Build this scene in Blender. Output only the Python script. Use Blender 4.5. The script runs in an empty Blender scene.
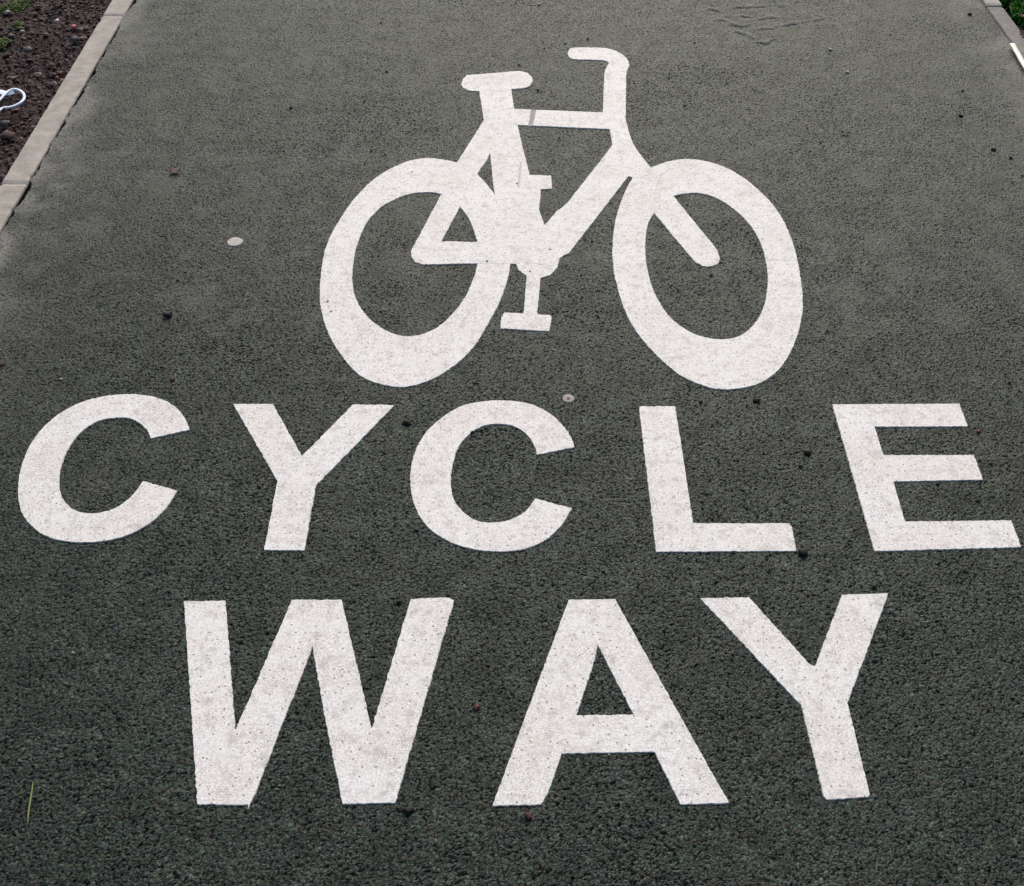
import bpy, bmesh, math, random
import numpy as np
from mathutils import Vector, noise
from mathutils.geometry import tessellate_polygon

# A tarmac cycle path with thermoplastic markings.  Metres; path runs along +y, markings measured on the ground.
LETTERS = {'A': [(0.1043, 1.413), (0.1891, 1.4149), (0.3426, 0.9993), (0.2666, 0.9969), (0.2339, 1.0925), (0.081, 1.089), (0.0789, 1.0827), (0.076, 1.0739), (0.0726, 1.0636), (0.0689, 1.0524), (0.0651, 1.0411), (0.0615, 1.0306),
       (0.0583, 1.0215), (0.0557, 1.0145), (0.0487, 1.001), (0.0449, 0.9965), (-0.0308, 0.9941)],
 'C1': [(-0.7605, 1.8526), (-0.6858, 1.8793), (-0.692, 1.8943), (-0.7012, 1.9135), (-0.7115, 1.9302), (-0.724, 1.9461), (-0.7338, 1.9561), (-0.7449, 1.9654), (-0.7569, 1.9736), (-0.7699, 1.9805), (-0.7839, 1.9861),
        (-0.7988, 1.9904), (-0.8108, 1.9929), (-0.8234, 1.9947), (-0.8364, 1.9956), (-0.8493, 1.9955), (-0.8599, 1.9947), (-0.8706, 1.9932), (-0.8813, 1.9911), (-0.8917, 1.9885), (-0.9016, 1.9854), (-0.9133, 1.981),
        (-0.9243, 1.9759), (-0.9348, 1.9699), (-0.9448, 1.9627), (-0.9546, 1.954), (-0.964, 1.9442), (-0.9727, 1.9336), (-0.9803, 1.9226), (-0.9868, 1.9114), (-0.9922, 1.8998), (-0.9968, 1.8876), (-1.0008, 1.8746),
        (-1.0041, 1.8608), (-1.0068, 1.8463), (-1.0087, 1.8312), (-1.0097, 1.8156), (-1.0096, 1.7991), (-1.0087, 1.7818), (-1.0071, 1.7646), (-1.0049, 1.7483), (-1.0024, 1.7331), (-0.9992, 1.7184), (-0.9956, 1.7043),
        (-0.9915, 1.6907), (-0.9854, 1.6734), (-0.9786, 1.6571), (-0.9708, 1.642), (-0.962, 1.6282), (-0.9523, 1.6156), (-0.9417, 1.604), (-0.93, 1.5931), (-0.9173, 1.5831), (-0.904, 1.5748), (-0.8937, 1.5697),
        (-0.8829, 1.5655), (-0.872, 1.5622), (-0.8611, 1.5596), (-0.85, 1.5577), (-0.8387, 1.5567), (-0.8275, 1.5564), (-0.8169, 1.5564), (-0.8072, 1.5569), (-0.798, 1.5578), (-0.789, 1.5594), (-0.7797, 1.5617),
        (-0.7699, 1.5646), (-0.7597, 1.5682), (-0.7496, 1.5726), (-0.7402, 1.5779), (-0.7314, 1.5843), (-0.723, 1.5916), (-0.7152, 1.5997), (-0.7081, 1.608), (-0.7019, 1.6165), (-0.6963, 1.6253), (-0.6913, 1.6348),
        (-0.6868, 1.6453), (-0.6826, 1.6582), (-0.6788, 1.673), (-0.6758, 1.6868), (-0.6736, 1.6964), (-0.7481, 1.7236), (-0.7508, 1.713), (-0.7549, 1.6979), (-0.7601, 1.6837), (-0.7661, 1.6714), (-0.7733, 1.6599),
        (-0.782, 1.6502), (-0.79, 1.6445), (-0.7992, 1.6398), (-0.8086, 1.6362), (-0.8174, 1.6337), (-0.8278, 1.6324), (-0.8377, 1.6331), (-0.8474, 1.6351), (-0.8618, 1.6401), (-0.8758, 1.6488), (-0.8899, 1.6633),
        (-0.9025, 1.6809), (-0.9111, 1.6989), (-0.9176, 1.7193), (-0.9217, 1.7353), (-0.9251, 1.7528), (-0.9273, 1.7705), (-0.928, 1.7881), (-0.9274, 1.806), (-0.9257, 1.8232), (-0.9233, 1.8396), (-0.9199, 1.8553),
        (-0.9147, 1.8698), (-0.9091, 1.8803), (-0.9023, 1.8903), (-0.8948, 1.8993), (-0.887, 1.9064), (-0.8758, 1.9126), (-0.864, 1.9159), (-0.8523, 1.9177), (-0.8411, 1.9188), (-0.8301, 1.9184), (-0.8197, 1.9161),
        (-0.8049, 1.9079), (-0.7918, 1.8975), (-0.7735, 1.8777)],
 'C2': [(0.0525, 1.8022), (0.1308, 1.8248), (0.1253, 1.851), (0.1195, 1.8684), (0.1113, 1.8872), (0.1042, 1.9001), (0.0959, 1.9133), (0.0861, 1.9258), (0.0773, 1.9349), (0.0675, 1.9438), (0.0571, 1.952),
        (0.0469, 1.9587), (0.0335, 1.965), (0.02, 1.9691), (0.0065, 1.972), (-0.0069, 1.9739), (-0.0202, 1.9745), (-0.0336, 1.9743), (-0.0471, 1.9734), (-0.0606, 1.9716), (-0.0741, 1.9686), (-0.0873, 1.965),
        (-0.1004, 1.9602), (-0.1134, 1.953), (-0.1233, 1.9454), (-0.1333, 1.9362), (-0.1429, 1.9262), (-0.1517, 1.9161), (-0.1623, 1.9027), (-0.1718, 1.8886), (-0.1802, 1.8736), (-0.1876, 1.8576), (-0.1939, 1.8407),
        (-0.199, 1.8226), (-0.202, 1.8077), (-0.2044, 1.7919), (-0.2061, 1.7761), (-0.2071, 1.7616), (-0.2075, 1.7447), (-0.2068, 1.7292), (-0.2051, 1.7132), (-0.2027, 1.696), (-0.1994, 1.6784), (-0.1949, 1.6613),
        (-0.1891, 1.6445), (-0.1823, 1.6281), (-0.1748, 1.6134), (-0.1671, 1.6011), (-0.1589, 1.5905), (-0.1493, 1.5806), (-0.1408, 1.5732), (-0.1314, 1.566), (-0.1217, 1.5595), (-0.1123, 1.5538), (-0.1004, 1.5478),
        (-0.0887, 1.5431), (-0.0766, 1.5394), (-0.067, 1.5371), (-0.0571, 1.5353), (-0.0471, 1.534), (-0.0372, 1.5332), (-0.0274, 1.5327), (-0.0174, 1.5327), (-0.0076, 1.5331), (0.0019, 1.5342), (0.0141, 1.5366),
        (0.026, 1.5401), (0.0374, 1.5448), (0.0485, 1.5507), (0.0592, 1.5579), (0.0695, 1.5669), (0.0771, 1.5752), (0.0847, 1.5847), (0.0918, 1.5949), (0.0983, 1.6051), (0.1062, 1.6202), (0.1131, 1.6359),
        (0.1178, 1.6469), (0.0463, 1.6744), (0.0415, 1.6635), (0.0347, 1.6502), (0.0273, 1.6397), (0.0183, 1.6302), (0.0069, 1.6216), (-0.0059, 1.6147), (-0.0197, 1.6102), (-0.034, 1.608), (-0.0484, 1.6077),
        (-0.0627, 1.6107), (-0.0722, 1.6155), (-0.0818, 1.6222), (-0.0906, 1.6302), (-0.0987, 1.6396), (-0.106, 1.6502), (-0.1122, 1.6613), (-0.1186, 1.678), (-0.1226, 1.6958), (-0.1248, 1.7155), (-0.1252, 1.7369),
        (-0.1244, 1.7527), (-0.1227, 1.7693), (-0.1206, 1.7854), (-0.1184, 1.8005), (-0.1157, 1.8151), (-0.1115, 1.8291), (-0.1051, 1.8428), (-0.0972, 1.8559), (-0.0889, 1.8673), (-0.0768, 1.8808), (-0.0633, 1.8904),
        (-0.0522, 1.8948), (-0.04, 1.8974), (-0.0284, 1.8984), (-0.0123, 1.8969), (0.0021, 1.892), (0.0139, 1.884), (0.024, 1.8736), (0.0334, 1.861), (0.041, 1.8479), (0.0485, 1.8257)],
 'E': [(0.6967, 1.9613), (0.973, 1.9633), (0.9704, 1.8904), (0.7714, 1.8888), (0.7707, 1.8004), (0.9585, 1.8004), (0.9555, 1.7285), (0.7726, 1.7225), (0.7694, 1.6107), (0.978, 1.6142), (0.976, 1.544), (0.6931, 1.5335)],
 'L': [(0.2755, 1.954), (0.3537, 1.9554), (0.3542, 1.6059), (0.5419, 1.6059), (0.5453, 1.5949), (0.5451, 1.5816), (0.5446, 1.5636), (0.5439, 1.5461), (0.5434, 1.5342), (0.2759, 1.5317)],
 'W': [(-0.6017, 1.4101), (-0.5266, 1.4111), (-0.525, 1.404), (-0.523, 1.3956), (-0.5205, 1.3855), (-0.5177, 1.3734), (-0.5143, 1.3591), (-0.5103, 1.3424), (-0.5057, 1.323), (-0.4604, 1.1304), (-0.4042, 1.4132),
       (-0.3135, 1.4132), (-0.2337, 1.1335), (-0.1856, 1.4154), (-0.1788, 1.4157), (-0.169, 1.4163), (-0.1574, 1.417), (-0.1452, 1.4176), (-0.1334, 1.4182), (-0.1233, 1.4185), (-0.1159, 1.4184), (-0.1068, 1.4118),
       (-0.1851, 0.9995), (-0.2674, 0.9972), (-0.3123, 1.1519), (-0.3533, 1.3068), (-0.4103, 1.0117), (-0.4165, 0.9875), (-0.4164, 0.9962), (-0.4969, 0.9969)],
 'Y1': [(-0.6061, 1.962), (-0.5201, 1.9627), (-0.4358, 1.7968), (-0.3453, 1.9607), (-0.2559, 1.9587), (-0.3967, 1.7101), (-0.3976, 1.5355), (-0.4737, 1.5365), (-0.4756, 1.7248)],
 'Y2': [(0.3464, 1.4168), (0.4356, 1.4194), (0.5205, 1.2673), (0.5296, 1.264), (0.6092, 1.4256), (0.693, 1.4282), (0.6868, 1.4135), (0.5691, 1.1879), (0.569, 1.014), (0.565, 1.0099), (0.4991, 1.005), (0.4958, 1.0115),
        (0.4905, 1.1823)]}
A_HOLE = [(0.1522, 1.3114), (0.205, 1.1638), (0.1078, 1.1622), (0.1449, 1.2802)]
BIKE = {'crankset': [[(0.0101, 2.5238), (0.0115, 2.4941), (0.0164, 2.471), (0.0363, 2.4463), (0.0363, 2.4408), (0.0354, 2.4248), (0.0342, 2.4024), (0.0327, 2.3763), (0.0312, 2.3493), (0.0298, 2.324), (0.0286, 2.3029),
               (0.0278, 2.2884), (0.0593, 2.2844), (0.0701, 2.4386), (0.094, 2.4493), (0.1117, 2.481), (0.1187, 2.5167), (0.1233, 2.5404), (0.1271, 2.5598), (0.072, 2.6057)]],
 'fork': [[(0.3301, 2.8986), (0.3336, 2.947), (0.3851, 2.9798), (0.3893, 2.9662), (0.3947, 2.9491), (0.4011, 2.9288), (0.4084, 2.9056), (0.4166, 2.8798), (0.4255, 2.8518), (0.4352, 2.8219), (0.5219, 2.5598),
           (0.5229, 2.5202), (0.516, 2.4994), (0.5021, 2.4884), (0.4894, 2.4865), (0.4764, 2.4884), (0.4593, 2.5073), (0.3764, 2.7363), (0.3673, 2.7647), (0.359, 2.7925), (0.3514, 2.8191), (0.3447, 2.8437),
           (0.3389, 2.8657), (0.334, 2.8843)]],
 'frame': [[(-0.1021, 3.4543), (-0.0031, 3.4543), (0.0, 3.4011), (0.0026, 3.3706), (0.0059, 3.3316), (0.0097, 3.2897), (0.0132, 3.25), (0.0162, 3.2174), (0.0194, 3.1833), (0.0219, 3.1583), (0.026, 3.1218),
            (0.0288, 3.0978), (0.0323, 3.0692), (0.0361, 3.0383), (0.04, 3.007), (0.0435, 2.9774), (0.0464, 2.9514), (0.0485, 2.9307), (0.0495, 2.89), (0.0479, 2.8722), (0.0774, 2.8565), (0.0769, 2.8152),
            (0.0735, 2.7874), (0.0719, 2.7546), (0.0752, 2.7287), (0.0805, 2.7007), (0.0852, 2.674), (0.0897, 2.6347), (0.0925, 2.6057), (0.0201, 2.506), (0.0166, 2.5187), (0.0118, 2.536), (0.006, 2.5567),
            (-0.0003, 2.5798), (-0.0068, 2.6043), (-0.0129, 2.6289), (-0.0182, 2.6526), (-0.0228, 2.6754), (-0.0272, 2.6984), (-0.0314, 2.722), (-0.0354, 2.7463), (-0.0392, 2.7714), (-0.0427, 2.7978), (-0.046, 2.8255),
            (-0.0486, 2.8514), (-0.0509, 2.8792), (-0.0529, 2.9084), (-0.0548, 2.9383), (-0.0566, 2.9686), (-0.0585, 2.9986), (-0.0605, 3.0277), (-0.0626, 3.0554), (-0.0658, 3.0898), (-0.0692, 3.1223), (-0.0727, 3.1537),
            (-0.0762, 3.1846), (-0.0797, 3.2158), (-0.083, 3.2481), (-0.0865, 3.2838), (-0.0901, 3.3227), (-0.0937, 3.3622), (-0.0971, 3.3993), (-0.0999, 3.431)],
           [(-0.083, 3.2481), (-0.0648, 3.2174), (-0.0639, 3.1942), (-0.0623, 3.1613), (-0.0609, 3.1241), (-0.0607, 3.0872), (-0.0626, 3.0554), (-0.0671, 3.0299), (-0.0734, 3.0075), (-0.081, 2.9859), (-0.0891, 2.9628),
            (-0.0971, 2.9361), (-0.1027, 2.9144), (-0.1086, 2.8911), (-0.1147, 2.8667), (-0.1208, 2.8417), (-0.127, 2.8164), (-0.1332, 2.7913), (-0.1393, 2.7666), (-0.1449, 2.7444), (-0.1509, 2.7208), (-0.157, 2.6968),
            (-0.163, 2.673), (-0.1688, 2.6504), (-0.174, 2.6296), (-0.1786, 2.6114), (-0.1823, 2.5964), (-0.1877, 2.5662), (-0.1928, 2.5507), (-0.2049, 2.534), (-0.22, 2.5175), (-0.2308, 2.506), (-0.2565, 2.5552),
            (-0.1912, 2.8306), (-0.184, 2.8638), (-0.1786, 2.8906), (-0.1743, 2.9136), (-0.1699, 2.9359), (-0.1646, 2.9606), (-0.1572, 2.9908)],
           [(-0.2565, 2.5561), (-0.2487, 2.5609), (-0.2381, 2.568), (-0.2254, 2.5762), (-0.2114, 2.5844), (-0.1968, 2.5915), (-0.1823, 2.5964), (-0.17, 2.5985), (-0.1573, 2.5991), (-0.1442, 2.5988), (-0.1307, 2.5979),
            (-0.1169, 2.5969), (-0.1028, 2.5963), (-0.0885, 2.5964), (-0.0748, 2.5972), (-0.0598, 2.5983), (-0.044, 2.5996), (-0.0281, 2.601), (-0.0131, 2.6025), (0.0006, 2.6038), (0.012, 2.6049), (0.0206, 2.6057),
            (0.0325, 2.4972), (0.0219, 2.4975), (0.0063, 2.498), (-0.0125, 2.4985), (-0.0244, 2.499), (-0.0369, 2.4997), (-0.0508, 2.5003), (-0.067, 2.5007), (-0.0864, 2.5007), (-0.2252, 2.4959), (-0.2435, 2.5078),
            (-0.2533, 2.5282)],
           [(0.0, 3.319), (0.0571, 3.3126), (0.0477, 3.2156), (0.0118, 3.2174)], [(0.073, 3.3113), (0.2785, 3.2949), (0.2966, 3.2481), (0.2859, 3.1932), (0.0618, 3.2138)],
           [(0.2727, 3.2981), (0.337, 3.2543), (0.3382, 3.2331), (0.3397, 3.2032), (0.3417, 3.169), (0.3446, 3.1348), (0.3487, 3.1043), (0.3549, 3.0763), (0.3629, 3.0481), (0.3714, 3.0215), (0.3792, 2.9982),
            (0.3851, 2.9798), (0.3948, 2.947), (0.3836, 2.9369), (0.3679, 2.9234), (0.3533, 2.9146), (0.3352, 2.918), (0.3221, 2.9254), (0.1428, 2.5439), (0.1289, 2.535), (0.1192, 2.5204), (0.1079, 2.5018),
            (0.0999, 2.4884), (0.0326, 2.506), (0.0411, 2.6057), (0.0497, 2.6188), (0.0621, 2.638), (0.0752, 2.6581), (0.0852, 2.674), (0.0986, 2.7006), (0.1096, 2.7244), (0.1223, 2.7497), (0.131, 2.7577),
            (0.1488, 2.7862), (0.2511, 3.0131), (0.2702, 3.056), (0.2816, 3.0819), (0.2888, 3.0985), (0.2884, 3.1224), (0.2877, 3.1572), (0.2859, 3.1932), (0.2818, 3.231), (0.2765, 3.2702)]],
 'handlebar': [[(0.1801, 3.7009), (0.1876, 3.7307), (0.2043, 3.7419), (0.2166, 3.7425), (0.2328, 3.7429), (0.2514, 3.7428), (0.2704, 3.7422), (0.2879, 3.7407), (0.3022, 3.7381), (0.3225, 3.73), (0.337, 3.7185),
                (0.349, 3.7046), (0.3637, 3.6772), (0.3727, 3.6497), (0.3749, 3.6137), (0.3609, 3.5641), (0.3577, 3.5313), (0.3551, 3.4906), (0.3516, 3.4409), (0.3491, 3.4092), (0.3461, 3.3716), (0.3429, 3.3322),
                (0.3399, 3.295), (0.3373, 3.2638), (0.3356, 3.242), (0.2751, 3.2358), (0.2726, 3.2504), (0.2727, 3.2981), (0.2742, 3.3231), (0.2764, 3.3559), (0.2792, 3.3942), (0.2823, 3.4354), (0.2856, 3.4773),
                (0.2889, 3.5169), (0.292, 3.5515), (0.2947, 3.5782), (0.3103, 3.628), (0.3048, 3.6424), (0.2892, 3.6497), (0.2742, 3.651), (0.2537, 3.6522), (0.2313, 3.6535), (0.2109, 3.655), (0.1963, 3.6569),
                (0.1839, 3.6715)]],
 'pedal_low': [[(-0.0181, 2.2947), (0.0902, 2.2844), (0.0936, 2.2785), (0.0864, 2.2222), (-0.0264, 2.2326), (-0.0263, 2.2522), (-0.0253, 2.2746)]],
 'pedal_up': [[(0.036, 2.9334), (0.108, 2.927), (0.109, 2.8591), (0.0972, 2.8578), (0.0805, 2.8561), (0.0654, 2.8555), (0.0477, 2.8584), (0.0355, 2.8617)]],
 'saddle': [[(-0.1586, 3.4813), (-0.1534, 3.5155), (-0.1416, 3.5431), (-0.1291, 3.5452), (-0.1113, 3.5481), (-0.0906, 3.5514), (-0.0694, 3.555), (-0.051, 3.5584), (-0.0304, 3.5624), (-0.0096, 3.5664), (0.0092, 3.5695),
             (0.0237, 3.5711), (0.0474, 3.5606), (0.0628, 3.5293), (0.064, 3.5017), (0.0559, 3.4711), (0.0433, 3.4576), (0.0322, 3.4541), (0.0173, 3.451), (-0.0031, 3.4476), (-0.0169, 3.4453), (-0.0335, 3.4426),
             (-0.0515, 3.4398), (-0.0693, 3.4373), (-0.0855, 3.4353), (-0.0986, 3.4342), (-0.1222, 3.4359), (-0.1357, 3.4409), (-0.15, 3.4543)]]}
RW_O = [(-0.4666, 2.3742), (-0.4688, 2.3955), (-0.4707, 2.4192), (-0.4724, 2.4442), (-0.4737, 2.4693), (-0.4746, 2.4933), (-0.4752, 2.5149), (-0.4754, 2.5423), (-0.4747, 2.566), (-0.4732, 2.588), (-0.4709, 2.6103),
 (-0.4675, 2.6332), (-0.4631, 2.6557), (-0.4581, 2.678), (-0.4529, 2.7006), (-0.4478, 2.7234), (-0.4424, 2.7463), (-0.4365, 2.7693), (-0.4296, 2.7923), (-0.4214, 2.8161), (-0.4122, 2.8405), (-0.4026, 2.8638),
 (-0.3934, 2.8843), (-0.3824, 2.9059), (-0.3718, 2.9231), (-0.3608, 2.9388), (-0.3493, 2.9538), (-0.3375, 2.9672), (-0.3249, 2.9798), (-0.3112, 2.9923), (-0.2969, 3.0039), (-0.2821, 3.0131), (-0.2672, 3.0193),
 (-0.2519, 3.023), (-0.2361, 3.0243), (-0.2196, 3.0227), (-0.2027, 3.0187), (-0.1862, 3.0131), (-0.1705, 3.0068), (-0.1552, 2.9989), (-0.1403, 2.9881), (-0.126, 2.975), (-0.112, 2.959), (-0.0971, 2.9361),
 (-0.0869, 2.9174), (-0.0759, 2.8953), (-0.065, 2.8716), (-0.0548, 2.8478), (-0.046, 2.8255), (-0.0371, 2.8001), (-0.0298, 2.7759), (-0.0237, 2.7513), (-0.0185, 2.725), (-0.0149, 2.702), (-0.0121, 2.6779),
 (-0.0097, 2.6534), (-0.0079, 2.6291), (-0.0064, 2.6057), (-0.0051, 2.577), (-0.0044, 2.5487), (-0.0044, 2.5218), (-0.005, 2.4972), (-0.0068, 2.4697), (-0.0097, 2.4454), (-0.0138, 2.4195), (-0.0173, 2.3986),
 (-0.0212, 2.3773), (-0.0262, 2.3543), (-0.0329, 2.3284), (-0.0378, 2.3112), (-0.0436, 2.292), (-0.0499, 2.2718), (-0.0564, 2.2515), (-0.0629, 2.2321), (-0.0689, 2.2144), (-0.0742, 2.1994), (-0.0821, 2.1788),
 (-0.0889, 2.1629), (-0.0955, 2.1493), (-0.1027, 2.1362), (-0.1107, 2.123), (-0.1192, 2.1108), (-0.1277, 2.0995), (-0.1358, 2.0892), (-0.1459, 2.0771), (-0.1556, 2.0667), (-0.1652, 2.0575), (-0.1798, 2.0458),
 (-0.194, 2.0366), (-0.2078, 2.0295), (-0.2213, 2.0245), (-0.2334, 2.0209), (-0.2475, 2.02), (-0.2608, 2.0218), (-0.276, 2.0252), (-0.2903, 2.0297), (-0.3027, 2.0349), (-0.3142, 2.0412), (-0.3252, 2.0487),
 (-0.3388, 2.0591), (-0.3548, 2.0786), (-0.3627, 2.0904), (-0.3719, 2.1048), (-0.3818, 2.121), (-0.3919, 2.1384), (-0.4016, 2.156), (-0.4101, 2.1731), (-0.419, 2.1933), (-0.4272, 2.214), (-0.4347, 2.2351),
 (-0.4414, 2.256), (-0.4475, 2.2765), (-0.4538, 2.3005), (-0.4589, 2.3233), (-0.463, 2.3472)]
RW_I = [(-0.3952, 2.4429), (-0.397, 2.4649), (-0.3982, 2.4887), (-0.3988, 2.5135), (-0.3988, 2.5384), (-0.3981, 2.5625), (-0.3965, 2.5865), (-0.394, 2.6111), (-0.391, 2.6351), (-0.3876, 2.6573), (-0.3842, 2.6764),
 (-0.3754, 2.709), (-0.3655, 2.7324), (-0.3558, 2.7546), (-0.3419, 2.7761), (-0.3305, 2.7892), (-0.3166, 2.8034), (-0.3018, 2.8167), (-0.2877, 2.827), (-0.2704, 2.8353), (-0.2536, 2.8395), (-0.2373, 2.8409),
 (-0.2218, 2.8413), (-0.2069, 2.839), (-0.1912, 2.8306), (-0.1781, 2.8186), (-0.1643, 2.8026), (-0.1509, 2.7847), (-0.1393, 2.7666), (-0.1271, 2.7429), (-0.1171, 2.718), (-0.1083, 2.6909), (-0.1022, 2.6676),
 (-0.0967, 2.6424), (-0.092, 2.6178), (-0.0885, 2.5964), (-0.0853, 2.5635), (-0.0847, 2.5372), (-0.0863, 2.4959), (-0.0882, 2.4773), (-0.0908, 2.4564), (-0.0951, 2.4322), (-0.0996, 2.411), (-0.1049, 2.3877),
 (-0.1113, 2.3637), (-0.1189, 2.3406), (-0.1262, 2.3223), (-0.1345, 2.3036), (-0.1434, 2.2854), (-0.1523, 2.2688), (-0.161, 2.2546), (-0.1716, 2.2405), (-0.1822, 2.2292), (-0.1928, 2.2202), (-0.2035, 2.213),
 (-0.2178, 2.2059), (-0.2322, 2.2022), (-0.2468, 2.202), (-0.2617, 2.2056), (-0.277, 2.2127), (-0.2926, 2.2233), (-0.3049, 2.2338), (-0.3177, 2.2465), (-0.3302, 2.2609), (-0.3417, 2.2765), (-0.352, 2.2936),
 (-0.3617, 2.3124), (-0.3704, 2.3323), (-0.3779, 2.3528), (-0.3839, 2.3737), (-0.3886, 2.3952), (-0.3923, 2.4181)]
FW_O = [(0.4886, 3.0187), (0.4698, 3.0158), (0.4512, 3.0098), (0.4334, 3.0019), (0.4162, 2.9921), (0.3999, 2.9804), (0.3855, 2.9688), (0.3693, 2.9533), (0.355, 2.9361), (0.3398, 2.9196), (0.3234, 2.8907), (0.3158, 2.8694),
 (0.3076, 2.8431), (0.2993, 2.8147), (0.2917, 2.7868), (0.2853, 2.7621), (0.2793, 2.7362), (0.2747, 2.7129), (0.2709, 2.6903), (0.2673, 2.6669), (0.2638, 2.6415), (0.2607, 2.6153), (0.2581, 2.5898), (0.2561, 2.5666),
 (0.2546, 2.5399), (0.254, 2.5161), (0.2538, 2.4928), (0.2537, 2.4714), (0.254, 2.4505), (0.2557, 2.4237), (0.2572, 2.4062), (0.259, 2.3863), (0.2612, 2.3651), (0.2637, 2.3436), (0.2665, 2.323), (0.2695, 2.3043),
 (0.2733, 2.2842), (0.2775, 2.2654), (0.2821, 2.2475), (0.2873, 2.2299), (0.2933, 2.2123), (0.2991, 2.1972), (0.3054, 2.1821), (0.3122, 2.1672), (0.3192, 2.1526), (0.3265, 2.1385), (0.3337, 2.1252), (0.3409, 2.1125),
 (0.3483, 2.1001), (0.3558, 2.0883), (0.3635, 2.0771), (0.3714, 2.0668), (0.3796, 2.0575), (0.3903, 2.0475), (0.402, 2.0386), (0.4138, 2.0309), (0.4248, 2.0245), (0.4341, 2.0193), (0.4504, 2.0135), (0.4631, 2.0125),
 (0.4741, 2.0115), (0.4886, 2.0135), (0.4981, 2.0155), (0.5095, 2.0179), (0.5219, 2.0211), (0.5344, 2.0255), (0.5462, 2.0314), (0.5573, 2.0388), (0.5684, 2.0476), (0.5792, 2.0577), (0.5899, 2.0692), (0.6002, 2.0821),
 (0.6103, 2.0968), (0.6202, 2.1132), (0.6299, 2.131), (0.6392, 2.1498), (0.6482, 2.1694), (0.6554, 2.1868), (0.6626, 2.2058), (0.6695, 2.2255), (0.676, 2.2451), (0.6818, 2.2638), (0.6869, 2.2805), (0.6938, 2.3077),
 (0.6979, 2.3304), (0.7014, 2.3528), (0.7049, 2.3737), (0.7077, 2.3942), (0.7104, 2.4237), (0.7119, 2.4413), (0.7135, 2.4616), (0.7152, 2.4842), (0.7169, 2.508), (0.7182, 2.5325), (0.7191, 2.5567), (0.7193, 2.5798),
 (0.719, 2.6022), (0.7184, 2.6248), (0.7173, 2.6474), (0.7158, 2.6699), (0.7137, 2.6921), (0.7109, 2.7138), (0.7075, 2.7348), (0.7032, 2.7553), (0.6981, 2.7754), (0.6924, 2.7949), (0.6861, 2.814), (0.6793, 2.8324),
 (0.6723, 2.8501), (0.665, 2.867), (0.6561, 2.8858), (0.6465, 2.9038), (0.6364, 2.9207), (0.6261, 2.9363), (0.6157, 2.9506), (0.6055, 2.9633), (0.5904, 2.9789), (0.5753, 2.9908), (0.5603, 3.0), (0.5455, 3.0075),
 (0.531, 3.0133), (0.5167, 3.0169), (0.5027, 3.0186)]
FW_I = [(0.4352, 2.8219), (0.4511, 2.8289), (0.4689, 2.834), (0.4855, 2.8368), (0.505, 2.8375), (0.5244, 2.8306), (0.5362, 2.8229), (0.5488, 2.8128), (0.5615, 2.8001), (0.5736, 2.7847), (0.583, 2.7699), (0.5924, 2.753),
 (0.6013, 2.7347), (0.6095, 2.7159), (0.6165, 2.6972), (0.6236, 2.6741), (0.6292, 2.6507), (0.6336, 2.6265), (0.6367, 2.601), (0.6382, 2.5791), (0.6388, 2.5558), (0.6387, 2.5323), (0.6381, 2.5096), (0.637, 2.4884),
 (0.6352, 2.4648), (0.6327, 2.4431), (0.6294, 2.4218), (0.625, 2.3997), (0.6195, 2.3754), (0.6129, 2.3502), (0.6056, 2.3259), (0.5981, 2.3043), (0.5875, 2.2802), (0.5762, 2.2595), (0.5642, 2.2414), (0.5518, 2.2253),
 (0.5387, 2.2116), (0.5246, 2.2013), (0.513, 2.1959), (0.5007, 2.1924), (0.488, 2.1907), (0.4753, 2.1911), (0.4624, 2.1934), (0.4492, 2.1978), (0.4361, 2.2041), (0.4237, 2.2123), (0.4142, 2.2204), (0.4049, 2.2299),
 (0.3959, 2.2406), (0.3876, 2.2523), (0.38, 2.2648), (0.3718, 2.2818), (0.3647, 2.3007), (0.3586, 2.3206), (0.3531, 2.3406), (0.3485, 2.3604), (0.3446, 2.3804), (0.3416, 2.4013), (0.3392, 2.4237), (0.3376, 2.4485),
 (0.3367, 2.4753), (0.3364, 2.5024), (0.3368, 2.5282), (0.3378, 2.5525), (0.3395, 2.576), (0.3417, 2.5985), (0.3443, 2.6196), (0.3481, 2.6459), (0.3526, 2.6698), (0.3577, 2.6909), (0.3663, 2.7148), (0.3764, 2.7363),
 (0.3886, 2.7638), (0.4025, 2.7898), (0.4174, 2.8082)]
SLOT = [(0.0556, 3.3158), (0.0746, 3.3139), (0.0633, 3.2113), (0.0462, 3.2132)]
SCARS = [[(0.755, 3.8564), (0.7723, 3.8369), (0.7916, 3.8099)], [(0.8069, 3.7792), (0.8309, 3.7641), (0.8686, 3.7945)], [(0.7106, 3.9521), (0.7363, 3.9158), (0.7712, 3.8999), (0.8106, 3.9158)],
 [(0.8389, 3.88), (0.8831, 3.884), (0.9572, 3.9239)], [(0.8249, 3.944), (0.8872, 3.9725), (0.9397, 3.9602)], [(0.6877, 4.0428), (0.7092, 4.0219), (0.7319, 3.9847)], [(0.654, 4.1106), (0.6824, 4.085)],
 [(0.7486, 4.0596), (0.8064, 4.0512), (0.8671, 4.0638), (0.9476, 4.068)], [(0.9748, 3.9279), (1.0286, 3.944), (1.0843, 3.9684)], [(0.7866, 3.9847), (0.832, 3.9684)]]
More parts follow.
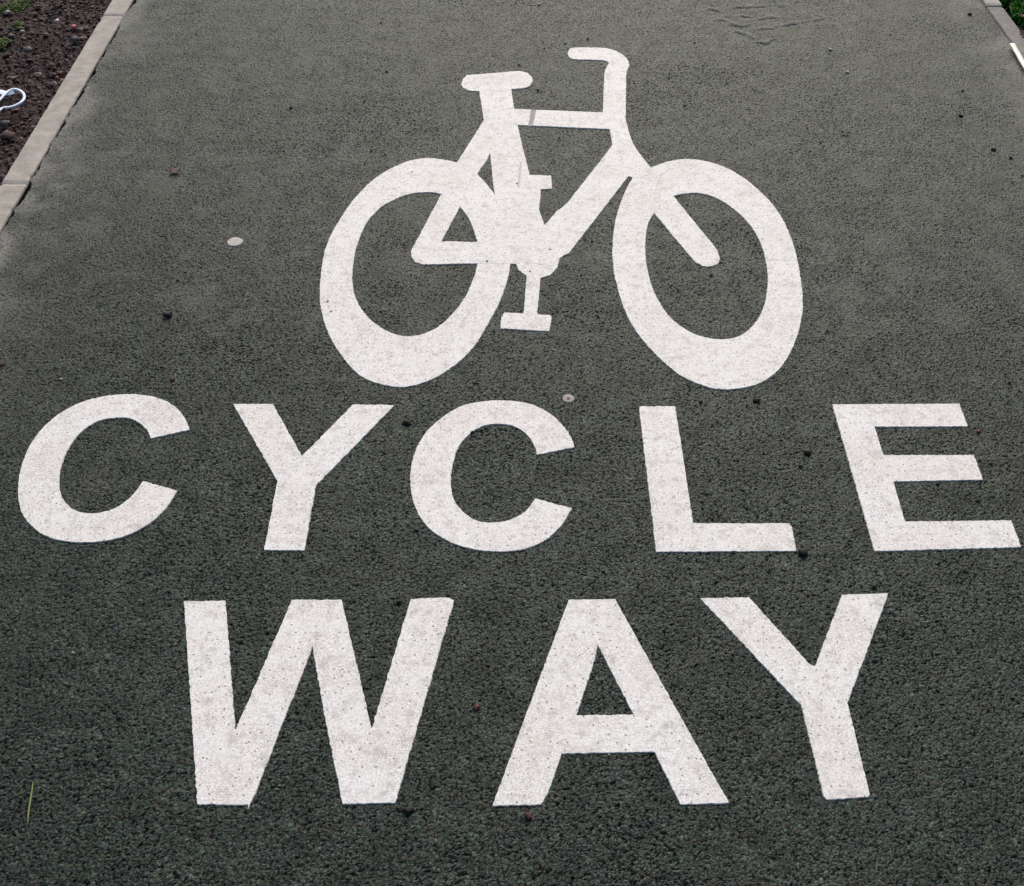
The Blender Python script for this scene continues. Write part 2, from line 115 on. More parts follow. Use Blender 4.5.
DEBRIS = [(0.2517, 3.8099, 0.0132, 'grit'), (0.1743, 3.7716, 0.0115, 'grit'), (0.1061, 3.7339, 0.0098, 'grit'), (0.0224, 3.6169, 0.0102, 'grit'), (0.0802, 3.4406, 0.0142, 'grit'), (0.5214, 3.3391, 0.0121, 'grit'),
 (0.4925, 3.5255, 0.0094, 'grit'), (0.1364, 3.1422, 0.0093, 'grit'), (0.601, 3.7792, 0.0119, 'grit'), (0.4684, 2.7771, 0.008, 'grit'), (-0.4444, 3.94, 0.0102, 'grit'), (-0.3969, 3.5672, 0.0114, 'grit'),
 (-0.6662, 3.3264, 0.0139, 'grit'), (-0.4011, 3.0666, 0.0086, 'grit'), (-0.3594, 3.0439, 0.0085, 'grit'), (-0.4497, 3.3649, 0.0091, 'grit'), (1.5687, 4.0053, 0.0172, 'grit'), (1.2609, 3.8408, 0.01, 'grit'),
 (1.3888, 3.4372, 0.0123, 'grit'), (1.3381, 3.2759, 0.0149, 'grit'), (1.2275, 3.2572, 0.0104, 'grit'), (1.3777, 3.0724, 0.0172, 'grit'), (1.4109, 3.027, 0.0142, 'grit'), (1.4124, 2.9279, 0.0111, 'grit'),
 (1.374, 2.8932, 0.011, 'grit'), (0.8895, 3.1129, 0.0086, 'grit'), (0.6986, 2.8279, 0.0095, 'grit'), (-0.8119, 2.4623, 0.0074, 'grit'), (-0.8222, 2.428, 0.0074, 'grit'), (-0.8083, 2.0314, 0.0078, 'grit'),
 (0.1897, 2.6094, 0.0098, 'grit'), (0.2049, 2.6001, 0.0082, 'grit'), (0.2039, 2.2805, 0.0083, 'grit'), (0.1822, 2.2242, 0.007, 'grit'), (0.3891, 2.4047, 0.0073, 'grit'), (0.4046, 2.388, 0.0078, 'grit'),
 (0.4928, 2.4515, 0.0104, 'grit'), (0.3912, 1.688, 0.009, 'grit'), (0.5932, 1.769, 0.0093, 'grit'), (0.5921, 1.8111, 0.0067, 'grit'), (0.9867, 1.775, 0.0103, 'grit'), (1.1054, 2.0363, 0.0111, 'grit'),
 (0.8613, 1.7165, 0.0091, 'grit'), (0.9293, 1.6683, 0.01, 'grit'), (-0.5108, 1.7087, 0.0101, 'grit'), (-0.2626, 1.6, 0.0078, 'grit'), (-0.1854, 1.5883, 0.0088, 'grit'), (-0.5331, 2.0047, 0.0088, 'grit'),
 (-0.288, 1.5482, 0.0067, 'grit'), (0.1225, 1.8005, 0.0083, 'grit'), (-0.362, 1.17, 0.0084, 'grit'), (-0.6343, 1.4328, 0.0092, 'grit'), (0.3887, 1.29, 0.0079, 'grit'), (0.6359, 1.2759, 0.0105, 'grit'),
 (0.5459, 1.4247, 0.0092, 'grit'), (0.7302, 1.2131, 0.0077, 'grit'), (-0.6586, 1.1581, 0.0134, 'grit'), (-0.2781, 2.9469, 0.0083, 'grit'), (-0.4428, 2.3386, 0.0072, 'grit'), (-0.4311, 2.2984, 0.0081, 'grit'),
 (-0.0628, 2.5082, 0.008, 'grit'), (0.0447, 2.4645, 0.0084, 'grit'), (-0.0652, 1.8788, 0.0085, 'grit'), (-0.0839, 1.8709, 0.0095, 'grit'), (0.0137, 2.8853, 0.0082, 'grit'), (0.0967, 2.562, 0.0076, 'grit'),
 (0.7359, 2.2242, 0.0093, 'grit'), (-0.4372, 1.3398, 0.009, 'grit'), (-0.3762, 1.4841, 0.0075, 'grit'), (0.5542, 1.5282, 0.0191, 'grit_big'), (0.6151, 1.8081, 0.0156, 'grit_mid'), (-0.2244, 1.9007, 0.015, 'grit_y'),
 (-0.8165, 2.2845, 0.0214, 'grit_oval'), (0.4112, 1.9704, 0.01, 'grit_l'), (0.5335, 1.9747, 0.0131, 'grit_r'), (-0.1631, 0.9862, 0.0173, 'pits_w'), (0.6721, 1.4449, 0.0111, 'grit_yy'),
 (-0.2072, 1.4078, 0.0101, 'grit_wt'), (-0.0596, 1.1781, 0.0118, 'red'), (0.0251, 0.9751, 0.0125, 'red'), (0.9886, 1.8731, 0.0106, 'red'), (-0.7562, 2.047, 0.0111, 'red'), (-1.1509, 2.0982, 0.0113, 'red'),
 (-1.0045, 2.047, 0.0089, 'pale'), (1.0386, 3.7265, 0.0163, 'pale'), (1.0589, 3.5637, 0.0158, 'pale'), (-0.7741, 1.2932, 0.0062, 'pale'), (0.1587, 1.0867, 0.0043, 'pale'), (0.094, 4.085, 0.0174, 'pale')]
GUM = [(-0.711, 2.5987, 0.0411), (0.1231, 1.9814, 0.0274)]
STEM = [(-0.7686, 1.0363), (-0.7654, 1.0201), (-0.7623, 0.9989), (-0.759, 0.9797), (-0.7546, 0.9626)]
LEAF = (-0.9358, 2.9469, 0.0306)
GREENLEAF = (0.9725, 3.166, 0.0233)
LOOP = [(-1.5711, 3.1945), (-1.5458, 3.2433), (-1.5339, 3.2806), (-1.5273, 3.3071), (-1.5108, 3.3122), (-1.4957, 3.3217), (-1.4825, 3.3428), (-1.4807, 3.368), (-1.49, 3.3948), (-1.5108, 3.4212), (-1.5321, 3.4305),
 (-1.5441, 3.4145), (-1.549, 3.3863), (-1.554, 3.3538), (-1.5639, 3.3185)]
STRAND = [(-1.6576, 3.4585), (-1.6068, 3.4351), (-1.5729, 3.4251), (-1.5507, 3.4132), (-1.5314, 3.4251)]
SOILBITS = [(-1.5583, 3.9788, 0.0153, 'white'), (-1.6974, 4.1599, 0.0315, 'scrap'), (-1.4859, 3.9263, 0.0202, 'red'), (-1.4375, 3.5531, 0.011, 'orange'), (-1.5877, 3.7443, 0.0293, 'grey'), (-1.6765, 3.8512, 0.0199, 'grey'),
 (-1.7466, 4.0448, 0.0172, 'pale'), (-1.6481, 3.8905, 0.0134, 'pale'), (-1.5066, 3.2425, 0.0295, 'grey'), (-1.4704, 3.164, 0.0348, 'brown'), (-1.6549, 4.0869, 0.0208, 'brown'), (-1.5605, 3.8669, 0.0133, 'pale'),
 (-1.4415, 3.8357, 0.0331, 'twig'), (-1.4364, 3.5776, 0.0126, 'brown'), (-1.4507, 3.8203, 0.0297, 'grey')]
MOSS = [(-1.7245, 4.121, 0.035), (-1.7439, 4.1039, 0.03), (-1.682, 3.9464, 0.02), (-1.692, 3.8049, 0.03), (-1.7623, 4.0954, 0.03), (-1.7121, 4.1383, 0.02)]
STRIP = [(1.6328, 3.7437), (1.6303, 3.6988), (1.6272, 3.6474), (1.6241, 3.597), (1.6221, 3.5406)]
SCUFFS = [(0.673, 3.061, 0.03, 0.012, 0.8), (0.694, 3.05, 0.02, 0.02, 0.7), (0.991, 2.95, 0.05, 0.03, 0.5), (1.058, 3.818, 0.015, 0.09, 0.6), (1.034, 3.726, 0.02, 0.03, 0.8), (1.06, 3.567, 0.012, 0.02, 0.9),
 (1.127, 3.378, 0.05, 0.04, 0.25), (0.382, 3.928, 0.03, 0.03, 0.5), (-0.337, 3.802, 0.04, 0.05, 0.35), (-0.704, 3.825, 0.03, 0.02, 0.5), (-0.288, 3.749, 0.03, 0.03, 0.5), (1.31, 4.06, 0.1, 0.12, 0.45),
 (0.906, 3.92, 0.12, 0.1, 0.3), (-1.29, 2.917, 0.1, 0.16, 0.9), (-1.325, 2.802, 0.1, 0.1, 0.9), (-1.258, 2.95, 0.1, 0.06, 0.8), (-1.308, 3.92, 0.05, 0.16, 0.6), (-1.291, 3.581, 0.04, 0.12, 0.4),
 (-0.886, 1.657, 0.03, 0.03, 0.2), (-0.844, 1.734, 0.05, 0.05, 0.2), (-0.803, 1.757, 0.04, 0.05, 0.2)]
STREAK = [(0.0234, 3.0019), (0.0275, 2.9964), (0.0232, 2.9254), (0.0196, 2.8617), (0.0153, 2.867), (0.0188, 2.9307)]
STAINS = [(-0.86, 3.764, 0.42, 0.35), (-1.058, 3.314, 0.3, 0.3), (1.28, 3.346, 0.32, 0.28), (1.217, 3.802, 0.2, 0.2), (-1.057, 2.228, 0.2, 0.25), (-0.141, 3.88, 0.2, 0.15)]

R = random.Random(7)
NR = np.random.default_rng(11)
scene = bpy.context.scene
col = scene.collection
KL, KLO = -1.331, -1.404        # left edging: inner and outer face
KR, KRO = 1.643, 1.700          # right edging
PAINT = 0.0015

# ------------------------------------------------------------------ helpers
def tag(o, label=None, cat=None, group=None, kind=None):
    if label: o['label'] = label
    if cat: o['category'] = cat
    if group: o['group'] = group
    if kind: o['kind'] = kind
    return o

def link(name, me, mats=(), parent=None, loc=None):
    o = bpy.data.objects.new(name, me); col.objects.link(o)
    for m in mats: me.materials.append(m)
    if parent: o.parent = parent
    if loc: o.location = loc
    return o

def empty(name, loc):
    o = bpy.data.objects.new(name, None); col.objects.link(o); o.location = loc
    o.empty_display_size = 0.05
    return o

def from_bm(name, bm, mat, parent=None, loc=None, smooth=False):
    me = bpy.data.meshes.new(name); bm.to_mesh(me); bm.free()
    if smooth:
        for p in me.polygons: p.use_smooth = True
    return link(name, me, [mat], parent, loc)

def grid_mesh(name, X, Y, Z, attrs=None, flat=False):
    ny, nx = X.shape
    me = bpy.data.meshes.new(name)
    n = nx * ny
    me.vertices.add(n)
    co = np.stack([X, Y, Z], -1).reshape(-1).astype(np.float32)
    me.vertices.foreach_set('co', co)
    idx = np.arange(n).reshape(ny, nx)
    q = np.stack([idx[:-1, :-1], idx[:-1, 1:], idx[1:, 1:], idx[1:, :-1]], -1).reshape(-1, 4)
    me.loops.add(q.size); me.polygons.add(len(q))
    me.loops.foreach_set('vertex_index', q.reshape(-1).astype(np.int32))
    me.polygons.foreach_set('loop_start', np.arange(0, q.size, 4, dtype=np.int32))
    me.polygons.foreach_set('loop_total', np.full(len(q), 4, np.int32))
    me.polygons.foreach_set('use_smooth', np.full(len(q), not flat))
    me.update(calc_edges=True)
    for k, v in (attrs or {}).items():
        a = me.attributes.new(k, 'FLOAT', 'POINT')
        a.data.foreach_set('value', v.reshape(-1).astype(np.float32))
    return me

def vnoise(X, Y, scale, seed):
    """smooth value noise in [0,1]"""
    g = np.random.default_rng(seed)
    T = g.random((256, 256))
    u = X / scale + 1000.3; v = Y / scale + 1000.7
    iu = np.floor(u).astype(int); iv = np.floor(v).astype(int)
    fu = u - iu; fv = v - iv
    fu = fu * fu * (3 - 2 * fu); fv = fv * fv * (3 - 2 * fv)
    a = T[iv % 256, iu % 256]; b = T[iv % 256, (iu + 1) % 256]
    c = T[(iv + 1) % 256, iu % 256]; d = T[(iv + 1) % 256, (iu + 1) % 256]
    return (a * (1 - fu) + b * fu) * (1 - fv) + (c * (1 - fu) + d * fu) * fv

def fbm(X, Y, scale, seed, octv=4):
    r = 0; amp = 1; tot = 0
    for k in range(octv):
        r = r + amp * vnoise(X, Y, scale / 2 ** k, seed + k); tot += amp; amp *= .55
    return r / tot

def chips(X, Y, cell, rmin, rmax, amp, tilt, seed):
    """packed rounded stones: returns height and a random value of the stone on top"""
    g = np.random.default_rng(seed)
    N = 1024
    jx, jy, rr, hh, cc, tx, ty, el, ea = (g.random((N, N)).astype(np.float32) for _ in range(9))
    ix = np.floor(X / cell).astype(np.int32); iy = np.floor(Y / cell).astype(np.int32)
    best = np.full(X.shape, -9., np.float32); who = np.zeros(X.shape, np.float32)
    for dy in (-1, 0, 1):
        for dx in (-1, 0, 1):
            a = (ix + dx) % N; b = (iy + dy) % N
            ox = X - (ix + dx + jx[b, a]) * cell
            oy = Y - (iy + dy + jy[b, a]) * cell
            th = ea[b, a] * 6.283; ct = np.cos(th); st = np.sin(th)
            k = .7 + .6 * el[b, a]
            ux = (ox * ct + oy * st) * k; uy = (-ox * st + oy * ct) / k
            r = rmin + (rmax - rmin) * rr[b, a]
            d2 = (np.maximum(np.abs(ux), np.abs(uy)) * .5 + np.sqrt(ux * ux + uy * uy) * .5) / r
            h = amp * (hh[b, a] * .75 - d2 ** 3 * .9) + tilt * ((tx[b, a] - .5) * ox + (ty[b, a] - .5) * oy)
            m = h > best
            best = np.where(m, h, best); who = np.where(m, cc[b, a], who)
    return best, who

# ------------------------------------------------------------------ materials
def new_mat(name):
    m = bpy.data.materials.new(name); m.use_nodes = True
    nt = m.node_tree; b = nt.nodes['Principled BSDF']
    return m, nt, b

def nd(nt, t, **kw):
    n = nt.nodes.new(t)
    for k, v in kw.items():
        if k.startswith('i_'): n.inputs[k[2:].replace('_', ' ')].default_value = v
        else: setattr(n, k, v)
    return n

def ramp(nt, fac, stops, interp='LINEAR'):
    n = nt.nodes.new('ShaderNodeValToRGB'); n.color_ramp.interpolation = interp
    e = n.color_ramp.elements
    while len(e) < len(stops): e.new(.5)
    for i, (p, c) in enumerate(stops):
        e[i].position = p; e[i].color = (*c, 1) if len(c) == 3 else c
    if fac is not None: nt.links.new(fac, n.inputs[0])
    return n.outputs[0]

def mixc(nt, fac, a, b, mode='MIX'):
    n = nt.nodes.new('ShaderNodeMix'); n.data_type = 'RGBA'; n.blend_type = mode
    for sock, v in ((n.inputs['Factor'], fac), (n.inputs[6], a), (n.inputs[7], b)):
        if hasattr(v, 'links'): nt.links.new(v, sock)
        elif isinstance(v, (int, float)): sock.default_value = v
        else: sock.default_value = (*v, 1)
    return n.outputs[2]

def math_(nt, op, a, b=None, clamp=False):
    n = nt.nodes.new('ShaderNodeMath'); n.operation = op; n.use_clamp = clamp
    for s_, v in ((n.inputs[0], a), (n.inputs[1], b)):
        if v is None: continue
        if hasattr(v, 'links'): nt.links.new(v, s_)
        else: s_.default_value = v
    return n.outputs[0]

def position(nt):
    return nt.nodes.new('ShaderNodeNewGeometry').outputs['Position']

def tnoise(nt, vec, scale, detail=4, rough=.55, out='Fac'):
    n = nd(nt, 'ShaderNodeTexNoise', i_Scale=scale, i_Detail=detail, i_Roughness=rough)
    nt.links.new(vec, n.inputs['Vector']); return n.outputs[out]

def tvor(nt, vec, scale, out='Distance', rnd=1.0, dim='3D'):
    n = nd(nt, 'ShaderNodeTexVoronoi', voronoi_dimensions=dim, i_Scale=scale, i_Randomness=rnd)
    nt.links.new(vec, n.inputs['Vector']); return n.outputs[out]

def bump(nt, b, h, strength, dist):
    n = nd(nt, 'ShaderNodeBump', i_Strength=strength, i_Distance=dist)
    nt.links.new(h, n.inputs['Height']); nt.links.new(n.outputs[0], b.inputs['Normal'])

def attr(nt, name):
    return nd(nt, 'ShaderNodeAttribute', attribute_name=name).outputs['Fac']

def mat_asphalt():
    m, nt, b = new_mat('tarmac')
    P = position(nt)
    chip = attr(nt, 'chip'); gap = attr(nt, 'gap'); dust = attr(nt, 'dust'); alg = attr(nt, 'algae')
    stone = ramp(nt, chip, [(0, (.004, .005, .005)), (.14, (.010, .016, .014)), (.28, (.040, .026, .019)), (.42, (.008, .030, .024)),
                            (.56, (.030, .042, .034)), (.68, (.012, .019, .032)), (.80, (.056, .048, .030)), (.92, (.044, .070, .058)), (1, (.12, .13, .10))])
    fine = tnoise(nt, P, 420, 4, .75)
    tint = tnoise(nt, P, 230, 3, .7, 'Color')
    stone = mixc(nt, .8, stone, ramp(nt, fine, [(.36, (.08,) * 3), (.5, (.5,) * 3), (.64, (.92,) * 3)]), 'OVERLAY')
    stone = mixc(nt, .9, stone, mixc(nt, 1.0, (.5, .5, .5), tint), 'OVERLAY')
    c = mixc(nt, gap, stone, (.005, .0058, .0056))
    big = tnoise(nt, P, 2.2, 5)
    c = mixc(nt, .8, c, ramp(nt, big, [(.32, (.33, .34, .33)), (.68, (.60, .59, .585))]), 'OVERLAY')
    mid = tnoise(nt, P, 14, 5, .7)
    c = mixc(nt, .8, c, ramp(nt, mid, [(.34, (.33, .345, .335)), (.66, (.62, .61, .60))]), 'OVERLAY')
    c = mixc(nt, 1.0, c, (.62, .71, .635), 'MULTIPLY')
    b.inputs['Specular Tint'].default_value = (.93, 1, .95, 1)
    c = mixc(nt, math_(nt, 'MULTIPLY', alg, .8), c, (.014, .019, .013))
    dn = tnoise(nt, P, 260, 4, .7)
    df = math_(nt, 'MULTIPLY', dust, ramp(nt, dn, [(.30, (.25,) * 3), (.62, (1,) * 3)]), True)
    c = mixc(nt, df, c, ramp(nt, tnoise(nt, P, 120, 3), [(.3, (.15, .142, .122)), (.7, (.32, .30, .265))]))
    nt.links.new(c, b.inputs['Base Color'])
    rg = math_(nt, 'ADD', math_(nt, 'MULTIPLY', fine, .25), .56)
    rg = math_(nt, 'ADD', rg, math_(nt, 'MULTIPLY', df, .3), True)
    nt.links.new(rg, b.inputs['Roughness'])
    sv = math_(nt, 'MULTIPLY', ramp(nt, tnoise(nt, P, 310, 3, .7), [(.38, (.03,) * 3), (.5, (.30,) * 3), (.62, (1.0,) * 3)]), math_(nt, 'SUBTRACT', 1.0, gap), True)
    sv = math_(nt, 'MULTIPLY', sv, ramp(nt, mid, [(.36, (.65,) * 3), (.64, (1.0,) * 3)]))
    nt.links.new(sv, b.inputs['Specular IOR Level'])
    bump(nt, b, math_(nt, 'ADD', fine, math_(nt, 'MULTIPLY', tvor(nt, P, 420), .6)), .25, .0010)
    return m

def mat_paint(name='white_thermoplastic', worn=0.0):
    m, nt, b = new_mat(name)
    P = position(nt)
    base = (.76, .738, .708) if not worn else (.27, .262, .275)
    big = tnoise(nt, P, 7, 5, .6)
    c = mixc(nt, ramp(nt, big, [(.42, (0,) * 3), (.66, (.7,) * 3)]), base, tuple(v * k for v, k in zip(base, (.93, .895, .865))))
    grain = tnoise(nt, P, 230, 5, .85)
    c = mixc(nt, .75, c, ramp(nt, grain, [(.36, (.05,) * 3), (.5, (.5,) * 3), (.62, (.74,) * 3)]), 'OVERLAY')
    # grit pressed into the surface, in patches
    patch = ramp(nt, tnoise(nt, P, 16, 4, .65), [(.46, (0,) * 3), (.66, (1,) * 3)])
    spot = ramp(nt, tvor(nt, P, 210, dim='2D'), [(.14, (1,) * 3), (.34, (0,) * 3)])
    keep = ramp(nt, tvor(nt, P, 210, 'Color', dim='2D'), [(.50, (0,) * 3), (.62, (1,) * 3)])
    f = math_(nt, 'MULTIPLY', math_(nt, 'MULTIPLY', spot, keep), math_(nt, 'ADD', math_(nt, 'MULTIPLY', patch, .55), .22))
    c = mixc(nt, f, c, (.16, .125, .115))
    spot2 = ramp(nt, tvor(nt, P, 62, dim='2D'), [(.07, (1,) * 3), (.14, (0,) * 3)])
    keep2 = ramp(nt, tvor(nt, P, 62, 'Color', dim='2D'), [(.58, (0,) * 3), (.62, (1,) * 3)])
    c = mixc(nt, math_(nt, 'MULTIPLY', math_(nt, 'MULTIPLY', spot2, keep2), .8), c, (.10, .085, .08))
    sm = ramp(nt, tnoise(nt, P, 38, 5, .75), [(.50, (0,) * 3), (.68, (.85,) * 3)])
    c = mixc(nt, sm, c, (.47, .43, .40))
    wz = ramp(nt, tnoise(nt, P, 9, 6, .7), [(.50, (0,) * 3), (.68, (1,) * 3)])
    agg = ramp(nt, tnoise(nt, P, 420, 3, .6), [(.54, (0,) * 3), (.62, (1,) * 3)])
    c = mixc(nt, math_(nt, 'MULTIPLY', agg, math_(nt, 'ADD', math_(nt, 'MULTIPLY', wz, .60), .16)), c, (.17, .145, .135))
    nt.links.new(c, b.inputs['Base Color'])
    b.inputs['Roughness'].default_value = .72
    b.inputs['Specular IOR Level'].default_value = .35
    hh = math_(nt, 'ADD', grain, math_(nt, 'MULTIPLY', tvor(nt, P, 300), .8))
    bump(nt, b, hh, .35, .0012)
    return m

def mat_simple(name, c1, c2, scale, rough=.8, bs=.5, bd=.001, spec=.3, pits=None):
    m, nt, b = new_mat(name)
    P = position(nt)
    n = tnoise(nt, P, scale, 5, .65)
    c = ramp(nt, n, [(.3, c1), (.7, c2)])
    if pits:
        c = mixc(nt, ramp(nt, tnoise(nt, P, pits[0], 3, .7), [(.55, (0,) * 3), (.72, (.8,) * 3)]), c, pits[1])
    nt.links.new(c, b.inputs['Base Color'])
    b.inputs['Roughness'].default_value = rough
    b.inputs['Specular IOR Level'].default_value = spec
    bump(nt, b, tnoise(nt, P, scale * 6, 4, .7), bs, bd)
    return m

def mat_soil():
    m, nt, b = new_mat('soil')
    P = position(nt)
    c = ramp(nt, tnoise(nt, P, 55, 6, .7), [(.30, (.008, .005, .005)), (.45, (.026, .012, .011)), (.6, (.064, .030, .027)), (.8, (.14, .080, .066))])
    c = mixc(nt, ramp(nt, tvor(nt, P, 130), [(.1, (.3,) * 3), (.3, (0,) * 3)]), c, (.10, .065, .055))
    c = mixc(nt, 1.0, c, (.64, .50, .53), 'MULTIPLY')
    nt.links.new(c, b.inputs['Base Color']); b.inputs['Roughness'].default_value = .85
    b.inputs['Specular IOR Level'].default_value = .3
    bump(nt, b, tnoise(nt, P, 260, 5, .7), .8, .003)
    return m

def mat_attr_ramp(name, stops, rough=.7, spec=.3, scale=400, sss=False):
    m, nt, b = new_mat(name)
    P = position(nt)
    c = ramp(nt, attr(nt, 'tone'), stops)
    c = mixc(nt, .5, c, ramp(nt, tnoise(nt, P, scale, 4), [(.3, (.3,) * 3), (.7, (.7,) * 3)]), 'OVERLAY')
    nt.links.new(c, b.inputs['Base Color']); b.inputs['Roughness'].default_value = rough
    b.inputs['Specular IOR Level'].default_value = spec
    return m

M = dict(
    asphalt=mat_asphalt(), paint=mat_paint(), worn=mat_paint('worn_thermoplastic', 1.0), scuffed=mat_simple('scuffed_paint', (.40, .38, .385), (.62, .59, .58), 130, .8), soil=mat_soil(),
    kerb=mat_simple('concrete', (.27, .24, .205), (.43, .395, .345), 22, .85, .6, .0012, pits=(240, (.22, .20, .17))),
    kerb_dusty=mat_simple('dusty_concrete', (.17, .155, .145), (.25, .23, .215), 24, .9, .6, .0012, pits=(200, (.13, .12, .11))),
    grit=mat_simple('dark_grit', (.009, .008, .008), (.03, .025, .023), 300, .7),
    pebble=mat_simple('black_pebble', (.004, .004, .004), (.013, .011, .010), 250, .7),
    red=mat_simple('reddish_grit', (.035, .007, .007), (.075, .02, .018), 300, .7),
    pale=mat_simple('pale_grit', (.26, .25, .21), (.42, .40, .34), 300, .8),
    gum=mat_simple('trodden_gum', (.38, .34, .31), (.50, .45, .41), 150, .75, pits=(400, (.40, .34, .31))),
    gum_dark=mat_simple('dirty_gum', (.29, .275, .26), (.36, .34, .33), 150, .8, pits=(500, (.22, .19, .18))),
    gum_core=mat_simple('gum_core', (.13, .09, .08), (.19, .14, .12), 200, .8),
    leaf=mat_simple('dead_leaf', (.085, .045, .038), (.16, .095, .08), 120, .7),
    green=mat_simple('green_leaf', (.035, .075, .02), (.06, .10, .03), 120, .6),
    stem=mat_simple('dry_stem', (.16, .17, .05), (.24, .25, .09), 150, .6),
    plastic=mat_simple('white_plastic', (.58, .68, .80), (.70, .77, .86), 60, .45, .1, .0005, .5),
    strip=mat_simple('pale_plastic', (.52, .53, .40), (.66, .67, .56), 60, .5, .2, .0005, .5),
    white=mat_simple('white_chip', (.75, .75, .72), (.85, .85, .82), 200, .6),
    orange=mat_simple('orange_chip', (.42, .15, .08), (.5, .2, .12), 200, .7),
    pinkred=mat_simple('red_scrap', (.36, .05, .07), (.45, .10, .12), 200, .6),
    stone=mat_simple('grey_stone', (.06, .052, .050), (.125, .108, .10), 90, .8),
    bark=mat_simple('bark', (.05, .028, .022), (.11, .065, .05), 150, .85),
    twig=mat_simple('twig', (.16, .10, .075), (.24, .16, .12), 120, .8),
    ground=mat_simple('grassy_earth', (.03, .028, .018), (.045, .06, .02), 3, .9, 1, .02),
    crumbs=mat_attr_ramp('soil_crumbs', [(0, (.006, .004, .004)), (.35, (.022, .010, .010)), (.55, (.072, .030, .027)), (.7, (.085, .054, .045)), (.88, (.12, .092, .08)), (.94, (.15, .05, .04)), (1, (.28, .25, .21))], .8),
    blades=mat_attr_ramp('grass_blades', [(0, (.008, .03, .003)), (.4, (.03, .15, .006)), (.8, (.06, .24, .012)), (1, (.13, .26, .03))], .65, .12, 60),
    moss=mat_attr_ramp('moss', [(0, (.018, .030, .008)), (.5, (.045, .075, .012)), (1, (.10, .14, .02))], .8, .2, 200),
)

